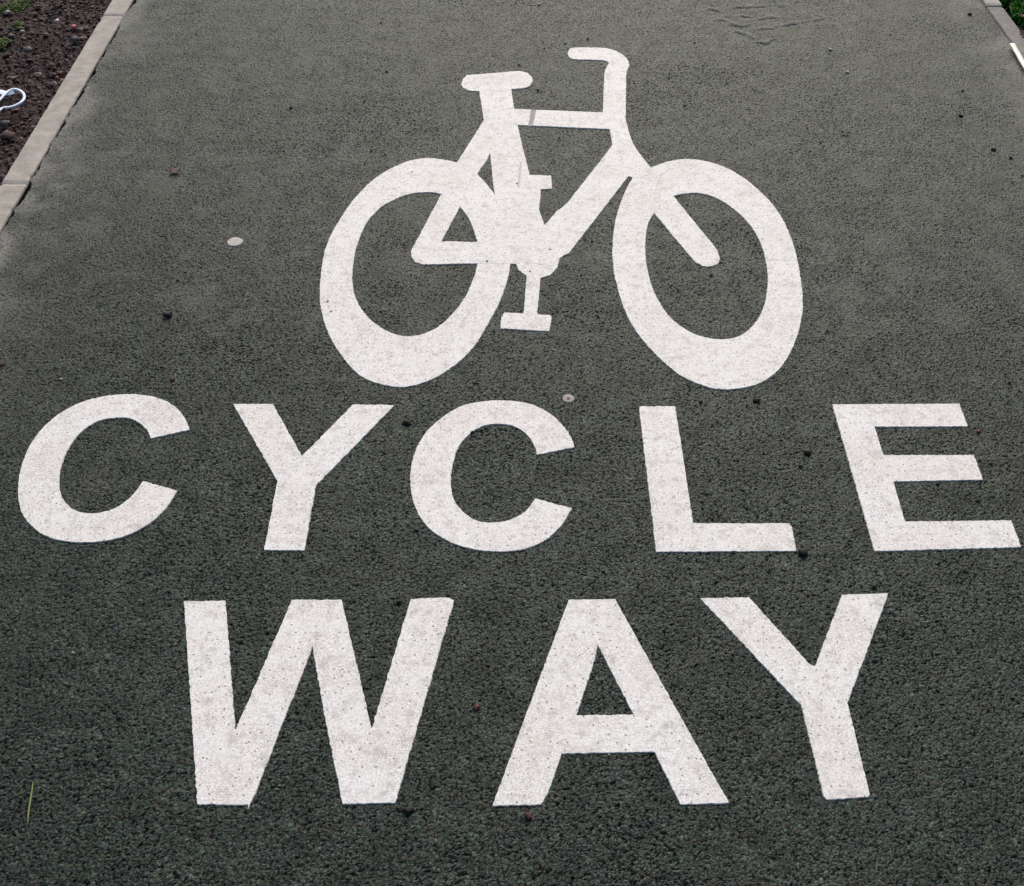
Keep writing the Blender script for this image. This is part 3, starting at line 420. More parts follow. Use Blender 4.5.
# ------------------------------------------------------------------ the path
def build_path():
    H = 1.7
    ys = [-7., -5, -3.5, -2.5, -1.6, -.9, -.3, .1, .35, .5, .56]
    y = .58
    while y < 4.45:
        ys.append(y); y += min(.0046, max(.0021, .92 * (y * y + H * H) / H / 1193))
    ys += [4.5, 4.6, 4.8, 5.2, 6, 8, 11, 16, 24, 40]
    ys = np.array(ys, np.float64)
    xs = np.arange(KL - .02, KR + .018, .0023)
    X, Y = np.meshgrid(xs, ys)
    near = ((Y > .55) & (Y < 4.46)).astype(float)
    wx = X + .0022 * (vnoise(X, Y, .011, 5) - .5); wy = Y + .0022 * (vnoise(X, Y, .011, 6) - .5)
    h1, c1 = chips(wx + 7, wy + 9, .0066, .0026, .0048, .0012, .06, 21)
    h2, c2 = chips(wx + 5, wy + 3, .0040, .0015, .0028, .0010, .06, 22)
    h2 = h2 - .00015
    Z = np.maximum(h1, h2); chip = np.where(h1 > h2, c1, c2)
    Z = np.maximum(Z, -.0016 + .0006 * vnoise(X, Y, .004, 9))
    gap = np.clip((-.00008 - Z) / .0005, 0, 1) * np.clip(1.12 - .27 * (Y - 1.2), .35, 1) * (.6 + .8 * np.clip(fbm(X, Y, .3, 33, 4), 0, .5))
    # loose open patches where the surface has fretted a little, and smoother trodden ones
    fret = np.clip((fbm(X, Y, .25, 31, 4) - .52) * 5, 0, 1)
    Z = Z * (1 + .35 * fret) - .0006
    Z += .0004 * (NR.random(Z.shape) - .5)
    Z = np.minimum(Z, .0006 + .0002 * NR.random(Z.shape))
    Z += .0010 * (fbm(X, Y, .55, 41, 3) - .5)
    # scuffed arcs ahead of the handlebar
    scuff = np.zeros_like(Z)
    for line in SCARS:
        pts = np.array(line); lo = pts.min(0) - .06; hi = pts.max(0) + .06
        jy = np.where((ys > lo[1]) & (ys < hi[1]))[0]; jx = np.where((xs > lo[0]) & (xs < hi[0]))[0]
        if not len(jy) or not len(jx): continue
        sl = np.ix_(jy, jx); x_ = X[sl]; y_ = Y[sl]; d = np.full(x_.shape, 9.); sd = np.zeros(x_.shape)
        for (ax, ay), (bx, by) in zip(line[:-1], line[1:]):
            vx, vy = bx - ax, by - ay; L2 = vx * vx + vy * vy
            t = np.clip(((x_ - ax) * vx + (y_ - ay) * vy) / L2, 0, 1)
            ex = x_ - ax - t * vx; ey = y_ - ay - t * vy; dd = np.hypot(ex, ey)
            k = dd < d; d = np.where(k, dd, d); sd = np.where(k, ey, sd)
        d = np.abs(d + .012 * (fbm(x_, y_, .03, 52, 3) - .5)); wob = np.clip(1.9 * vnoise(x_, y_, .035, 51) - .3, 0, 1.4)
        Z[sl] -= .0021 * wob * np.exp(-(d / .0065) ** 2)
        Z[sl] += .0016 * wob * np.exp(-((d - .016) / .008) ** 2) * (sd > 0)
        scuff[sl] = np.maximum(scuff[sl], .8 * wob * np.exp(-((d - .018) / .010) ** 2) * (sd > 0))
    # dirt along the edgings
    dl = X - KL; dr = KR - X
    n1 = fbm(X, Y, .22, 61, 5); n2 = fbm(X, Y, .05, 66, 4)
    edge = np.exp(-np.clip(dl, 0, 9) / .07) + .9 * np.exp(-np.clip(dr, 0, 9) / .10)
    dust = np.clip(1.7 * edge * np.clip((n1 - .30) * 4.5, 0, 1.2) * (.5 + 1.1 * n2), 0, 1)
    for (sx, sy, rx, ry, a) in SCUFFS:
        w = np.exp(-(((X - sx) / rx) ** 2 + ((Y - sy) / ry) ** 2))
        dust = np.maximum(dust, a * w * np.clip((n2 - .34) * 3.5, 0, 1))
    dust = np.clip(np.maximum(dust, scuff), 0, 1)
    dust = np.maximum(dust, .26 * np.clip((fbm(X, Y, .09, 71, 6) - .54) * 6, 0, 1) * (Y > 2.2))
    algae = np.exp(-((dl - .26) / .22) ** 2) * np.clip((fbm(X, Y, .3, 81, 4) - .3) * 3, 0, 1)
    algae = np.maximum(algae, .8 * np.exp(-((dr - .33) / .22) ** 2) * np.clip((fbm(X, Y, .3, 85, 4) - .4) * 3, 0, 1))
    for (sx, sy, rx, ry) in STAINS:
        w = np.exp(-(((X - sx) / rx) ** 2 + ((Y - sy) / ry) ** 2))
        algae = np.maximum(algae, w * np.clip((fbm(X, Y, .16, 88, 5) - .33) * 4, 0, 1))
    # ragged crack where the surfacing has shrunk away from the left edging
    cw = .003 + .014 * np.clip((fbm(X * 0, Y, .05, 91, 4) - .34) * 2.6, 0, 1)
    crack = np.clip((cw - dl) / .004, 0, 1)
    Z -= crack * .007; dust *= 1 - crack
    gap = np.clip(gap + crack, 0, 1)
    Z = Z * near
    Z = np.where(near > 0, Z, -.001)
    me = grid_mesh('path', X, Y, Z, flat=True, attrs=dict(chip=chip, gap=gap * near, dust=dust * near, algae=algae * near))
    o = link('path', me, [M['asphalt']]); tag(o, kind='structure')
build_path()

# ------------------------------------------------------------------ painted markings
def resample(loop, step=.0045, amp=.0014, seed=0):
    out = []
    n = len(loop); acc = 0
    for i in range(n):
        a = Vector((*loop[i], 0)); b = Vector((*loop[(i + 1) % n], 0))
        L = (b - a).length
        k = max(1, int(round(L / step)))
        nrm = Vector((b.y - a.y, a.x - b.x, 0)); nrm = nrm.normalized() if nrm.length > 0 else nrm
        for j in range(k):
            p = a.lerp(b, j / k)
            w = noise.noise(Vector((p.x * 140, p.y * 140, seed))) + .6 * noise.noise(Vector((p.x * 330, p.y * 330, seed + 9)))
            p = p + nrm * (w * amp * (1 if j else .5))
            if not out or (p - out[-1]).length > .0012: out.append(p)
    return out

def paint_mesh(name, loops_list, mat, parent=None, top=PAINT, origin=(0, 0), step=.0045):
    """each entry: list of loops (outer, hole...); becomes a raised film with sloped ragged edges"""
    V, F = [], []
    for gi, loops in enumerate(loops_list):
        t = top + gi * 0.00006
        rs = [resample(l, step, seed=R.random() * 50) for l in loops]
        base = len(V)
        for q in rs:
            V += [(p.x - origin[0], p.y - origin[1], t) for p in q]
        area = 0
        for tri in tessellate_polygon(rs):
            a, b, c = (V[base + i] for i in tri)
            s_ = (b[0] - a[0]) * (c[1] - a[1]) - (b[1] - a[1]) * (c[0] - a[0])
            F.append(tuple(base + i for i in (tri if s_ > 0 else tri[::-1])))
        st = base
        for li, q in enumerate(rs):
            n = len(q)
            sa = sum(q[i].x * q[(i + 1) % n].y - q[(i + 1) % n].x * q[i].y for i in range(n))
            ccw = sa > 0
            b0 = len(V)
            for i in range(n):
                d = (q[(i + 1) % n] - q[i - 1]); d = d.normalized() if d.length else d
                out = Vector((d.y, -d.x, 0)) * (1 if ccw else -1) * (1 if li == 0 else -1)
                p = q[i] + out * .0013
                V.append((p.x - origin[0], p.y - origin[1], -.0015))
            for i in range(n):
                j = (i + 1) % n
                f = (st + i, b0 + i, b0 + j, st + j)
                if (li == 0) != ccw: f = f[::-1]
                F.append(f)
            st += n
    me = bpy.data.meshes.new(name); me.from_pydata(V, [], F); me.update()
    return link(name, me, [mat], parent, None if parent else (origin[0], origin[1], 0))

LET = [
    ('C1', 'worn white capital C painted on tarmac, first letter of the word CYCLE', 'white letters of the word CYCLE'),
    ('Y1', 'white capital Y painted between the two Cs in the word CYCLE', 'white letters of the word CYCLE'),
    ('C2', 'white capital C painted between the Y and the L, just below the rear bicycle wheel', 'white letters of the word CYCLE'),
    ('L', 'white capital L painted on tarmac under the front bicycle wheel', 'white letters of the word CYCLE'),
    ('E', 'white capital E with three bars, last letter of the word CYCLE', 'white letters of the word CYCLE'),
    ('W', 'large white capital W painted on tarmac, first letter of the word WAY', 'white letters of the word WAY'),
    ('A', 'large white capital A with a triangular hole, middle letter of the word WAY', 'white letters of the word WAY'),
    ('Y2', 'large white capital Y at the end of the word WAY, below the L and E', 'white letters of the word WAY'),
]
for key, label, grp in LET:
    lp = LETTERS[key]
    org = (sum(p[0] for p in lp) / len(lp), sum(p[1] for p in lp) / len(lp))
    o = paint_mesh('painted_letter', [[lp, A_HOLE] if key == 'A' else [lp]], M['paint'], origin=org)
    tag(o, label, 'road marking', grp)

sym = empty('painted_bicycle_symbol', (0.12, 2.7, 0))
tag(sym, 'white bicycle symbol painted on tarmac above the word CYCLE', 'road marking')
so = (0.12, 2.7)
def sympart(name, loops, dz, label=None, mat='paint'):
    o = paint_mesh(name, loops, M[mat], sym, PAINT + dz, so)
    if label: o['label'] = label
    return o
sympart('wheel', [[RW_O, RW_I]], 0, 'rear wheel of the painted bicycle, with the chain stay inside')
sympart('wheel', [[FW_O, FW_I]], 0.00003, 'front wheel of the painted bicycle, with the fork inside')
sympart('fork', [[p] for p in BIKE['fork']], .00026)
sympart('frame', [[p] for p in BIKE['frame']], .00022)
sympart('saddle', [[p] for p in BIKE['saddle']], .00006)
sympart('handlebar', [[p] for p in BIKE['handlebar']], .00010)
sympart('crankset', [[p] for p in BIKE['crankset']], .00016)
sympart('pedal', [[p] for p in BIKE['pedal_low']], .00009, 'lower pedal at the bottom of the crank')
sympart('pedal', [[p] for p in BIKE['pedal_up']], .00019, 'small upper pedal beside the seat tube')
sympart('scuff_mark', [[STREAK]], .0007, 'grey scuff streak on the seat tube above the upper pedal', 'scuffed')
sympart('worn_joint', [[SLOT]], -.0007, 'grey worn gap across the top tube', 'worn')

# ------------------------------------------------------------------ concrete edgings
def edging(x0, x1, y0, y1, top, mat, label, seed, grp, tilt=0):
    bm = bmesh.new()
    ny = max(2, int((y1 - y0) / .012)); prof = [(x0, -.13), (x0, top - .005), (x0 + .0015, top - .0015), (x0 + .005, top)]
    k = 6
    for i in range(1, k): prof.append((x0 + .005 + (x1 - x0 - .010) * i / k, top))
    prof += [(x1 - .005, top), (x1 - .0015, top - .0015), (x1, top - .005), (x1, -.13)]
    g0, g1 = y0 + .0018, y1 - .0018
    rows = []
    for j in range(ny + 1):
        y = g0 + (g1 - g0) * j / ny
        e = min(j, ny - j); drop = .003 if e == 0 else 0
        row = []
        for pi, (px, pz) in enumerate(prof):
            edge = pi in (1, 2, 3, len(prof) - 4, len(prof) - 3, len(prof) - 2)
            a = noise.noise(Vector((px * 30, y * 24, seed))) * .0010 + noise.noise(Vector((px * 60, y * 90, seed + 3))) * .0006
            c = max(0, noise.noise(Vector((px * 9, y * 34, seed + 8))) - .3) * .007 if edge else 0
            s_ = 1 if pi < len(prof) / 2 else -1
            row.append(bm.verts.new((px + (c * s_ + a * s_ if edge else 0), y, pz + (a - c * .7 - drop + tilt * (y - y0) if pz > -.1 else 0))))
        rows.append(row)
    for a, b in zip(rows[:-1], rows[1:]):
        for i in range(len(prof) - 1): bm.faces.new((a[i], b[i], b[i + 1], a[i + 1]))
        bm.faces.new((a[-1], b[-1], b[0], a[0]))
    bm.faces.new(rows[0]); bm.faces.new(rows[-1][::-1])
    bmesh.ops.recalc_face_normals(bm, faces=bm.faces)
    cx, cy = (x0 + x1) / 2, (y0 + y1) / 2
    for v in bm.verts: v.co.x -= cx; v.co.y -= cy
    o = from_bm('concrete_edging', bm, M[mat], loc=(cx, cy, 0), smooth=False)
    tag(o, label, 'kerb', grp)
G = 'concrete edgings along the path'
edging(KLO, KL, 3.997, 5.106, .0015, 'kerb', 'pale concrete edging at the far end of the brown soil bed', 1, G)
edging(KLO, KL, 2.888, 3.997, .001, 'kerb', 'long pale concrete edging between two joints, beside the brown soil bed', 2, G)
edging(KLO, KL, 1.779, 2.888, .0015, 'kerb', 'pale concrete edging nearest the camera at the left edge', 3, G)
edging(KLO, KL, .67, 1.779, .008, 'kerb', 'pale concrete edging beside the word CYCLE, outside the frame', 4, G)
edging(KR, KRO, 4.062, 5.17, .010, 'kerb', 'pale clean concrete edging by the grass in the top right corner', 5, G)
edging(KR, KRO, 2.953, 4.062, .006, 'kerb_dusty', 'dirty grey concrete edging sunk under dirt below the grass', 6, G)
edging(KR, KRO, 1.844, 2.953, .007, 'kerb_dusty', 'dirty grey concrete edging beside the letter E, outside the frame', 7, G)

# ------------------------------------------------------------------ ground, soil
gx = np.array([-400, -60, -12, -4, -2.9, 2.9, 4, 12, 60, 400.]); gy = np.array([-400, -60, -8, -2, 0, 2, 6, 14, 60, 400.])
GX, GY = np.meshgrid(gx, gy)
tag(link('ground', grid_mesh('ground', GX, GY, np.full_like(GX, -.075)), [M['ground']]), kind='structure')

def soil_height(X, Y, seed):
    a = fbm(X, Y, .12, seed, 4) - .5
    h1, _ = chips(X + 9, Y + 9, .026, .009, .019, .011, .4, seed + 20)
    h2, _ = chips(X + 9, Y + 9, .011, .004, .008, .006, .4, seed + 21)
    return a * .022 + np.maximum(np.maximum(h1 * (fbm(X, Y, .1, seed + 7, 3) > .5), h2), -.006)
def build_soil(x0, x1, y0, y1, base, name, seed, spill=None):
    xs = np.arange(x0, x1, .0042); ys = np.arange(y0, y1, .006)
    X, Y = np.meshgrid(xs, ys); Z = soil_height(X, Y, seed) + base
    Z = np.minimum(Z, base + .02)
    if spill: Z = spill(X, Y, Z)
    e = np.minimum(np.minimum(X - x0, x1 - X) if not spill else x1 - X, np.minimum(Y - y0, y1 - Y))
    Z -= np.clip(1 - e / .06, 0, 1) * .05 * ((X < KLO - .1) | (X > KRO + .1))
    tag(link(name, grid_mesh(name, X, Y, Z), [M['soil']]), kind='structure')
build_soil(-2.9, KLO + .003, 1.0, 5.6, -.022, 'soil_bed', 3)
def spill(X, Y, Z):
    # dirt has crept over the sunken edging nearer than the clean stone
    m = np.clip((3.90 + .05 * (fbm(X, Y, .06, 301, 3) - .5) - Y) / .05, 0, 1)
    over = np.exp(-np.clip(KRO - X, 0, 9) / .03)
    return Z + m * (.020 + .006 * fbm(X, Y, .03, 303, 3)) * np.clip(over + .2, 0, 1) * (X < KRO + .25)
build_soil(KRO - .045, 2.9, 1.0, 5.6, -.020, 'soil_verge', 4, spill)

# loose crumbs of soil, bark and gravel over the bed: nobody could count them
def lump_cloud(name, spots, mat, kind, cat=None, label=None):
    bm0 = bmesh.new(); bmesh.ops.create_icosphere(bm0, subdivisions=1, radius=1)
    bv = np.array([v.co[:] for v in bm0.verts]); bf = np.array([[v.index for v in f.verts] for f in bm0.faces]); bm0.free()
    V, F, T = [], [], []
    for (x, y, z, r, tone) in spots:
        q = bv * (1 + .35 * (NR.random((len(bv), 1)) - .5)) * np.array([r * R.uniform(.7, 1.4), r * R.uniform(.7, 1.4), r * R.uniform(.4, .8)])
        a = R.uniform(0, 6.28); ca, sa = math.cos(a), math.sin(a)
        t = R.uniform(-.5, .5)
        q = np.stack([q[:, 0] * ca - q[:, 1] * sa, q[:, 0] * sa + q[:, 1] * ca, q[:, 2] + t * q[:, 0]], 1) + (x, y, z)
        F.append(bf + len(V) * len(bv)); V.append(q); T += [tone] * len(bv)
    me = bpy.data.meshes.new(name)
    me.from_pydata(np.concatenate(V).tolist(), [], np.concatenate(F).tolist()); me.update()
    at = me.attributes.new('tone', 'FLOAT', 'POINT'); at.data.foreach_set('value', np.array(T, np.float32))
    o = link(name, me, [mat]); tag(o, label, cat, None, kind)
    return o
sp = []
xs_ = -1.41 - np.abs(NR.normal(0, .38, 9000)); ys_ = NR.uniform(2.2, 5.2, 9000)
zs_ = np.minimum(soil_height(xs_[None, :], ys_[None, :], 3)[0] - .020, 0)
for x, y, z in zip(xs_, ys_, zs_):
    if x > -2.4: sp.append((float(x), float(y), float(z), min(.014, R.lognormvariate(math.log(.0038), .5)), R.random() ** 1.25))
for _ in range(900):
    x = KRO + .02 + abs(R.gauss(0, .25)); y = R.uniform(3.0, 4.6)
    sp.append((x, y, -.018, R.lognormvariate(math.log(.004), .5), R.random() ** 1.3))
lump_cloud('soil_crumbs', sp, M['crumbs'], 'stuff')

# moss cushions
ms = []
for (mx, my, mr) in MOSS:
    for _ in range(170):
        a = R.uniform(0, 6.28); d = mr * math.sqrt(R.random()) * (1 + .5 * noise.noise(Vector((math.cos(a) * 2 + mx * 9, math.sin(a) * 2, my * 7))))
        ms.append((mx + d * math.cos(a), my + d * math.sin(a) * 1.3, -.014 + .010 * (1 - (d / mr) ** 2), R.uniform(.0025, .006), R.random()))
lump_cloud('moss', ms, M['moss'], 'stuff')

# grass on the right verge
def grass():
    V, F, T = [], [], []
    tufts = []
    for _ in range(1900):
        x = KRO + .014 + abs(R.gauss(0, .28)); y = R.uniform(3.97, 5.0)
        if y < 4.03 and R.random() < .3: continue
        if noise.noise(Vector((x * 9, y * 9, 3))) < -.3: continue
        tufts.append((x, y))
    for (tx, ty) in tufts:
        tone0 = R.uniform(0, .75)
        for _ in range(R.randint(9, 16)):
            a = R.uniform(0, 6.28); L = R.uniform(.025, .06); w = R.uniform(.0025, .0055)
            lean = R.uniform(.3, 1.3)
            bx = tx + R.gauss(0, .012); by = ty + R.gauss(0, .012)
            dx, dy = math.cos(a), math.sin(a); nx, ny = -dy, dx
            if tx < KRO + .06 and dx < -.2: dx = abs(dx)
            b = len(V)
            for k in range(5):
                t = k / 4; ww = w * (1 - t ** 2) + .0003
                out = L * lean * t ** 1.5 * .8; up = L * t * (1 - .35 * lean * t * t)
                px, py, pz = bx + dx * out, by + dy * out, -.02 + up
                V.append((px + nx * ww, py + ny * ww, pz)); V.append((px - nx * ww, py - ny * ww, pz))
                T += [min(1, max(0, tone0 + R.uniform(-.1, .1)))] * 2
            for k in range(4): F.append((b + 2 * k, b + 2 * k + 1, b + 2 * k + 3, b + 2 * k + 2))
    me = bpy.data.meshes.new('grass'); me.from_pydata(V, [], F); me.update()
    for p in me.polygons: p.use_smooth = True
    at = me.attributes.new('tone', 'FLOAT', 'POINT'); at.data.foreach_set('value', np.array(T, np.float32))
    tag(link('grass', me, [M['blades']]), kind='stuff')
grass()

# ------------------------------------------------------------------ loose bits, each its own object
def lump(name, x, y, size, mat, z=0, flat=.6, stretch=1.0, seed=0, rot=None, sub=2):
    bm = bmesh.new(); bmesh.ops.create_icosphere(bm, subdivisions=sub, radius=.5)
    for v in bm.verts:
        p = v.co.copy()
        k = 1 + .8 * noise.noise(p * 2.6 + Vector((seed * 3.1, seed * 1.7, seed))) + .2 * noise.noise(p * 6 + Vector((seed, 0, 0)))
        v.co = Vector((p.x * k * stretch, p.y * k, p.z * k * flat))
        if v.co.z < -.22: v.co.z = -.22
    a = R.uniform(0, 3.14) if rot is None else rot
    for v in bm.verts:
        c, s_ = math.cos(a), math.sin(a); xx, yy = v.co.x, v.co.y
        v.co = Vector(((xx * c - yy * s_) * size, (xx * s_ + yy * c) * size, (v.co.z + .2) * size))
    return from_bm(name, bm, M[mat], loc=(x, y, z), smooth=True)

SPECIAL = {
    'grit_big': 'black pebble at the lower right corner of the white L',
    'grit_mid': 'dark round pebble on bare tarmac between the white L and E',
    'grit_y': 'flat dark chip between the right arm of the first Y and the second C',
    'grit_oval': 'flat oval black chip lying on the tarmac left of the rear bicycle wheel',
    'grit_l': 'small dark grain just right of the top of the white L',
    'grit_r': 'flat dark chip between the bottom of the front bicycle wheel and the white L',
    'pits_w': 'black lump standing in for dark pits at the lower right foot of the white W',  # no stone here: lump added in place of dark pits in the surface
    'grit_yy': 'small dark chip just above the right arm of the last Y in WAY',
    'grit_wt': 'dark grain just left of the top right tip of the white W',
}
RED = iter(['dark red crumb on tarmac between the white W and A', 'dark red crumb just under the left foot of the white A',
            'tiny red crumb right of the top bar of the white E', 'tiny red crumb above the top right end of the first white C',
            'tiny red crumb at the left edge of the picture above the first white C'])
PALE = iter(['pale stone grain just above the first white C', 'pale stone grain beside the scuffed arcs at the top of the path',
             'pale stone grain below and right of the scuffed arcs', 'tiny white grain on the dark tarmac left of the white W',
             'tiny white grain just below the crossbar of the white A', 'pale grain at the far edge of the tarmac near the handlebar'])
for i, (x, y, w, k) in enumerate(DEBRIS):
    on_paint = False
    if k == 'grit':
        o = lump('grit_speck', x, y, w * .74, 'grit', z=.0004, flat=.6, stretch=R.uniform(1, 1.5), seed=i, sub=1)
        tag(o, 'tiny dark speck of grit lying loose on the path', 'grit', 'dark grit specks scattered over the path')
    elif k in SPECIAL:
        o = lump('pebble', x, y, w * (.7 if k == 'pits_w' else .9), 'pebble', z=.0003, flat=.55, stretch=1.35 if k in ('grit_oval', 'grit_y', 'pits_w', 'grit_r') else 1.05, seed=i, rot=0)
        tag(o, SPECIAL[k], 'pebble', 'dark pebbles on the path')
    elif k == 'red':
        o = lump('red_crumb', x, y, w * .85, 'red', z=.0002, flat=.4, stretch=1.3, seed=i)
        tag(o, next(RED), 'crumb', 'reddish crumbs on the path')
    else:
        o = lump('pale_grain', x, y, w * .75, 'pale', z=.0002, flat=.4, seed=i)
        tag(o, next(PALE), 'grain', 'pale grains on the path')

def blob_disc(name, x, y, d, mat, h, seed, loc=True, parent=None, lab=None):
    bm = bmesh.new(); n = 28; rings = [(1.0, -.003), (.97, h * .6), (.88, h), (.5, h * .9), (.2, h * .85)]
    prev = None
    for (rr, z) in rings:
        row = []
        for i in range(n):
            a = 6.2832 * i / n
            k = 1 + .13 * noise.noise(Vector((math.cos(a) * 1.6, math.sin(a) * 1.6, seed)))
            r = d / 2 * rr * k
            row.append(bm.verts.new((r * math.cos(a), r * math.sin(a), z + .0004 * noise.noise(Vector((r * 300, a * 3, seed))))))
        if prev:
            for i in range(n): bm.faces.new((prev[i], prev[(i + 1) % n], row[(i + 1) % n], row[i]))
        prev = row
    bm.faces.new(prev)
    return from_bm(name, bm, M[mat], parent, (x, y, 0) if not parent else (0, 0, 0), True)
g1 = blob_disc('chewing_gum', GUM[0][0], GUM[0][1], GUM[0][2], 'gum', .0012, 2)
tag(g1, 'pale flattened chewing gum left of the rear bicycle wheel', 'chewing gum', 'flattened gum spots on the path')
g2 = blob_disc('chewing_gum', GUM[1][0], GUM[1][1], GUM[1][2], 'gum_dark', .0012, 5)
tag(g2, 'grey flattened gum with a brown centre, above the second C', 'chewing gum', 'flattened gum spots on the path')
core = blob_disc('centre_spot', 0, 0, GUM[1][2] * .3, 'gum_core', .0018, 8, parent=g2)

def ribbon(name, pts, w, th, mat, lift, seed=0, closed=False, taper=False, wob=.002):
    """a bent strap of rectangular section along ground points"""
    P = []
    n = len(pts)
    for i in range(n - 1):
        p0 = pts[max(0, i - 1)]; p1 = pts[i]; p2 = pts[i + 1]; p3 = pts[min(n - 1, i + 2)]
        for j in range(6):
            t = j / 6
            P.append(tuple(.5 * ((2 * p1[a]) + (-p0[a] + p2[a]) * t + (2 * p0[a] - 5 * p1[a] + 4 * p2[a] - p3[a]) * t * t + (-p0[a] + 3 * p1[a] - 3 * p2[a] + p3[a]) * t ** 3) for a in (0, 1)))
    P.append(pts[-1])
    bm = bmesh.new(); rows = []; m = len(P)
    cx = sum(p[0] for p in P) / m; cy = sum(p[1] for p in P) / m
    for i, p in enumerate(P):
        a = P[max(0, i - 1)]; b = P[min(m - 1, i + 1)]
        d = Vector((b[0] - a[0], b[1] - a[1], 0)).normalized(); nrm = Vector((-d.y, d.x, 0))
        f = (1 - .75 * abs(2 * i / (m - 1) - 1) ** 2) if taper else 1
        z = lift + wob * noise.noise(Vector((p[0] * 25, p[1] * 25, seed)))
        c = Vector((p[0] - cx, p[1] - cy, z)); row = []
        for (u, v) in ((-1, -.6), (-.8, -1), (.8, -1), (1, -.6), (1, .6), (.7, 1), (-.7, 1), (-1, .6)):
            row.append(bm.verts.new(c + nrm * (u * w / 2 * f) + Vector((0, 0, v * th / 2))))
        rows.append(row)
    for a, b in zip(rows[:-1], rows[1:]):
        for i in range(8): bm.faces.new((a[i], a[(i + 1) % 8], b[(i + 1) % 8], b[i]))
    bm.faces.new(rows[0][::-1]); bm.faces.new(rows[-1])
    bmesh.ops.recalc_face_normals(bm, faces=bm.faces)
    return bm, (cx, cy)

lt = empty('plastic_strap', (-1.75, 3.45, -.01))
tag(lt, 'white plastic strap bent into a loop on the brown soil', 'strap')
bm, c = ribbon('loop', LOOP, .0080, .005, 'plastic', .014)
o = from_bm('loop', bm, M['plastic'], lt, (c[0] + 1.75, c[1] - 3.45, .006), True)
bm, c = ribbon('tail', STRAND, .024, .004, 'plastic', .012)
o = from_bm('tail', bm, M['plastic'], lt, (c[0] + 1.75, c[1] - 3.45, .001), True)

bm, c = ribbon('plastic_strip', STRIP, .017, .006, 'strip', .006, wob=.001)
o = from_bm('plastic_strip', bm, M['strip'], None, (c[0], c[1], .006), True)
tag(o, 'pale slim plastic strip lying along the dirty kerb at right edge', 'strip')

bm, c = ribbon('grass_stem', STEM, .0026, .0016, 'stem', .002, taper=True)
o = from_bm('grass_stem', bm, M['stem'], None, (c[0], c[1], 0), True)
tag(o, 'thin yellow green grass stem on dark tarmac left of the W', 'stem')

def leaf(name, x, y, L, mat, seed, rot, asp=.4):
    bm = bmesh.new(); rows = []
    for i in range(9):
        t = i / 8; w = L * asp * .5 * math.sin(math.pi * min(1, t * .96 + .04)) ** .7
        row = []
        for s_ in (-1, -.5, 0, .5, 1):
            z = .003 + L * .10 * (abs(s_) ** 1.5) + L * .08 * noise.noise(Vector((t * 3, s_, seed)))
            row.append(bm.verts.new(((t - .5) * L, w * s_ * (1 + .3 * noise.noise(Vector((t * 6, s_ * 2, seed)))), z)))
        rows.append(row)
    for a, b in zip(rows[:-1], rows[1:]):
        for i in range(4): bm.faces.new((a[i], b[i], b[i + 1], a[i + 1]))
    geo = bmesh.ops.extrude_face_region(bm, geom=bm.faces[:])
    for v in [g for g in geo['geom'] if isinstance(g, bmesh.types.BMVert)]: v.co.z += .0008
    bmesh.ops.recalc_face_normals(bm, faces=bm.faces)
    o = from_bm(name, bm, M[mat], None, (x, y, 0), True); o.rotation_euler.z = rot
    return o
o = leaf('dead_leaf', LEAF[0], LEAF[1], LEAF[2], 'leaf', 3, .1, .62); tag(o, 'small curled brown leaf on tarmac between the left kerb and the saddle', 'leaf')
o = leaf('green_leaf', GREENLEAF[0], GREENLEAF[1], GREENLEAF[2], 'green', 5, -.1, .45); tag(o, 'small green leaf on tarmac right of the front bicycle wheel', 'leaf')
o = leaf('dead_leaf', 1.742, 3.945, .055, 'twig', 9, -.6, .5); o.location.z = .012; tag(o, 'tan dead leaf at the near edge of the green grass', 'leaf')

SB = {'white': ('white', 'tiny bright white chip on the brown soil'), 'scrap': ('white', 'white scrap at the far edge of the brown soil bed by the moss'),
      'red': ('pinkred', 'red scrap on the brown soil near the pale edging'), 'orange': ('orange', 'tiny orange chip on the brown soil near the white strap')}
EXTRA = {('grey', 0): 'grey stone on the soil straight above the white strap loop', ('grey', 1): 'grey stone by the left moss on the soil',
         ('pale', 0): 'pale pebble in the top left corner beside the moss', ('pale', 1): 'pale pebble on the soil between the moss and the white chip',
         ('grey', 2): 'grey flat stone on the soil just below the white strap', ('brown', 0): 'brown bark chunk at the lowest corner of the soil bed',
         ('brown', 1): 'brown bark bit on soil right of the white scrap', ('pale', 2): 'pale pebble mid soil below the white chip',
         ('twig', 0): 'thin tan twig on soil near the red scrap', ('brown', 2): 'brown bark bit beside the edging near the orange chip',
         ('grey', 3): 'grey stone touching the twig near the pale edging'}
cnt = {}
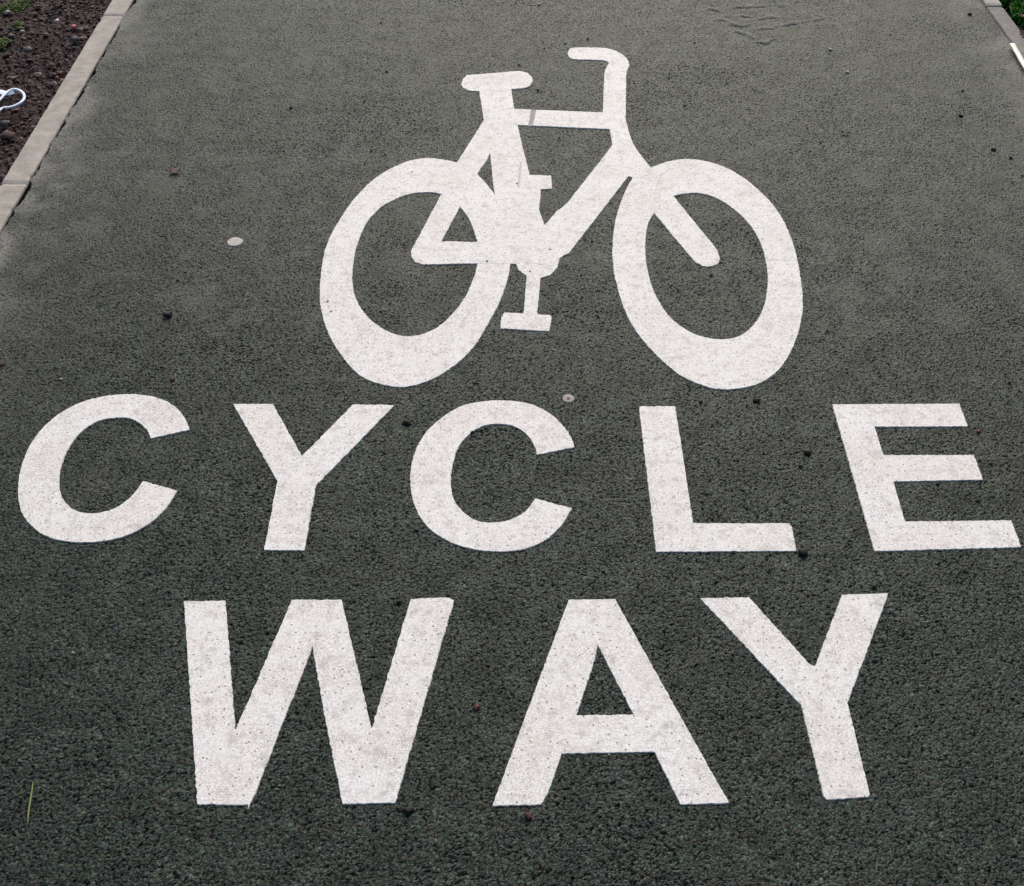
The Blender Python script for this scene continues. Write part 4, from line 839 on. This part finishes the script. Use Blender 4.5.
for i, (x, y, w, k) in enumerate(SOILBITS):
    z = -.012
    if k in SB:
        o = lump('scrap' if k in ('scrap', 'red') else 'chip', x, y, w, SB[k][0], z=z, flat=.45, seed=40 + i, rot=0)
        tag(o, SB[k][1], 'litter'); continue
    j = cnt.get(k, 0); cnt[k] = j + 1
    if k == 'twig':
        o = lump('twig', x, y, .012, 'twig', z=z, flat=.6, stretch=3.4, seed=40 + i, rot=.35); tag(o, EXTRA[(k, j)], 'twig'); continue
    o = lump({'grey': 'stone', 'pale': 'pebble', 'brown': 'bark_chip'}[k], x, y, w, {'grey': 'stone', 'pale': 'pale', 'brown': 'bark'}[k], z=z, flat=.6, stretch=1.2, seed=40 + i, rot=0)
    tag(o, EXTRA[(k, j)], {'grey': 'stone', 'pale': 'pebble', 'brown': 'bark'}[k], 'loose bits on the brown soil')

# ------------------------------------------------------------------ light, sky, camera
SUN_EL, SUN_AZ = math.radians(33), math.radians(6)      # bright cloud ahead of the camera (+y), slightly right
w = bpy.data.worlds.new('World'); scene.world = w; w.use_nodes = True
nt = w.node_tree; bg = nt.nodes['Background']
sky = nt.nodes.new('ShaderNodeTexSky'); sky.sky_type = 'NISHITA'; sky.sun_disc = False
sky.sun_elevation = SUN_EL; sky.sun_rotation = SUN_AZ
sky.air_density = 1.0; sky.dust_density = 4.0; sky.ozone_density = 1.0
nt.links.new(sky.outputs[0], bg.inputs['Color']); bg.inputs['Strength'].default_value = .10
ld = bpy.data.lights.new('sun', 'SUN'); ld.energy = 1.5; ld.angle = math.radians(40); ld.color = (1, .97, .93)
lo = bpy.data.objects.new('sun', ld); col.objects.link(lo)
d = Vector((math.sin(SUN_AZ) * math.cos(SUN_EL), math.cos(SUN_AZ) * math.cos(SUN_EL), math.sin(SUN_EL)))
lo.rotation_euler = d.to_track_quat('Z', 'Y').to_euler(); lo.location = d * 10

cd = bpy.data.cameras.new('camera'); cam = bpy.data.objects.new('camera', cd); col.objects.link(cam)
cam.location = (0, 0, 1.7); cam.rotation_euler = (math.radians(90 - 42.7552), 0, 0)
cd.sensor_width = 36; cd.sensor_fit = 'HORIZONTAL'; cd.lens = 1193 / 1024 * 36
cd.clip_start = .05; cd.clip_end = 2000
scene.camera = cam
scene.view_settings.view_transform = 'Standard'; scene.view_settings.look = 'None'
scene.view_settings.exposure = 0.68; scene.view_settings.gamma = 1
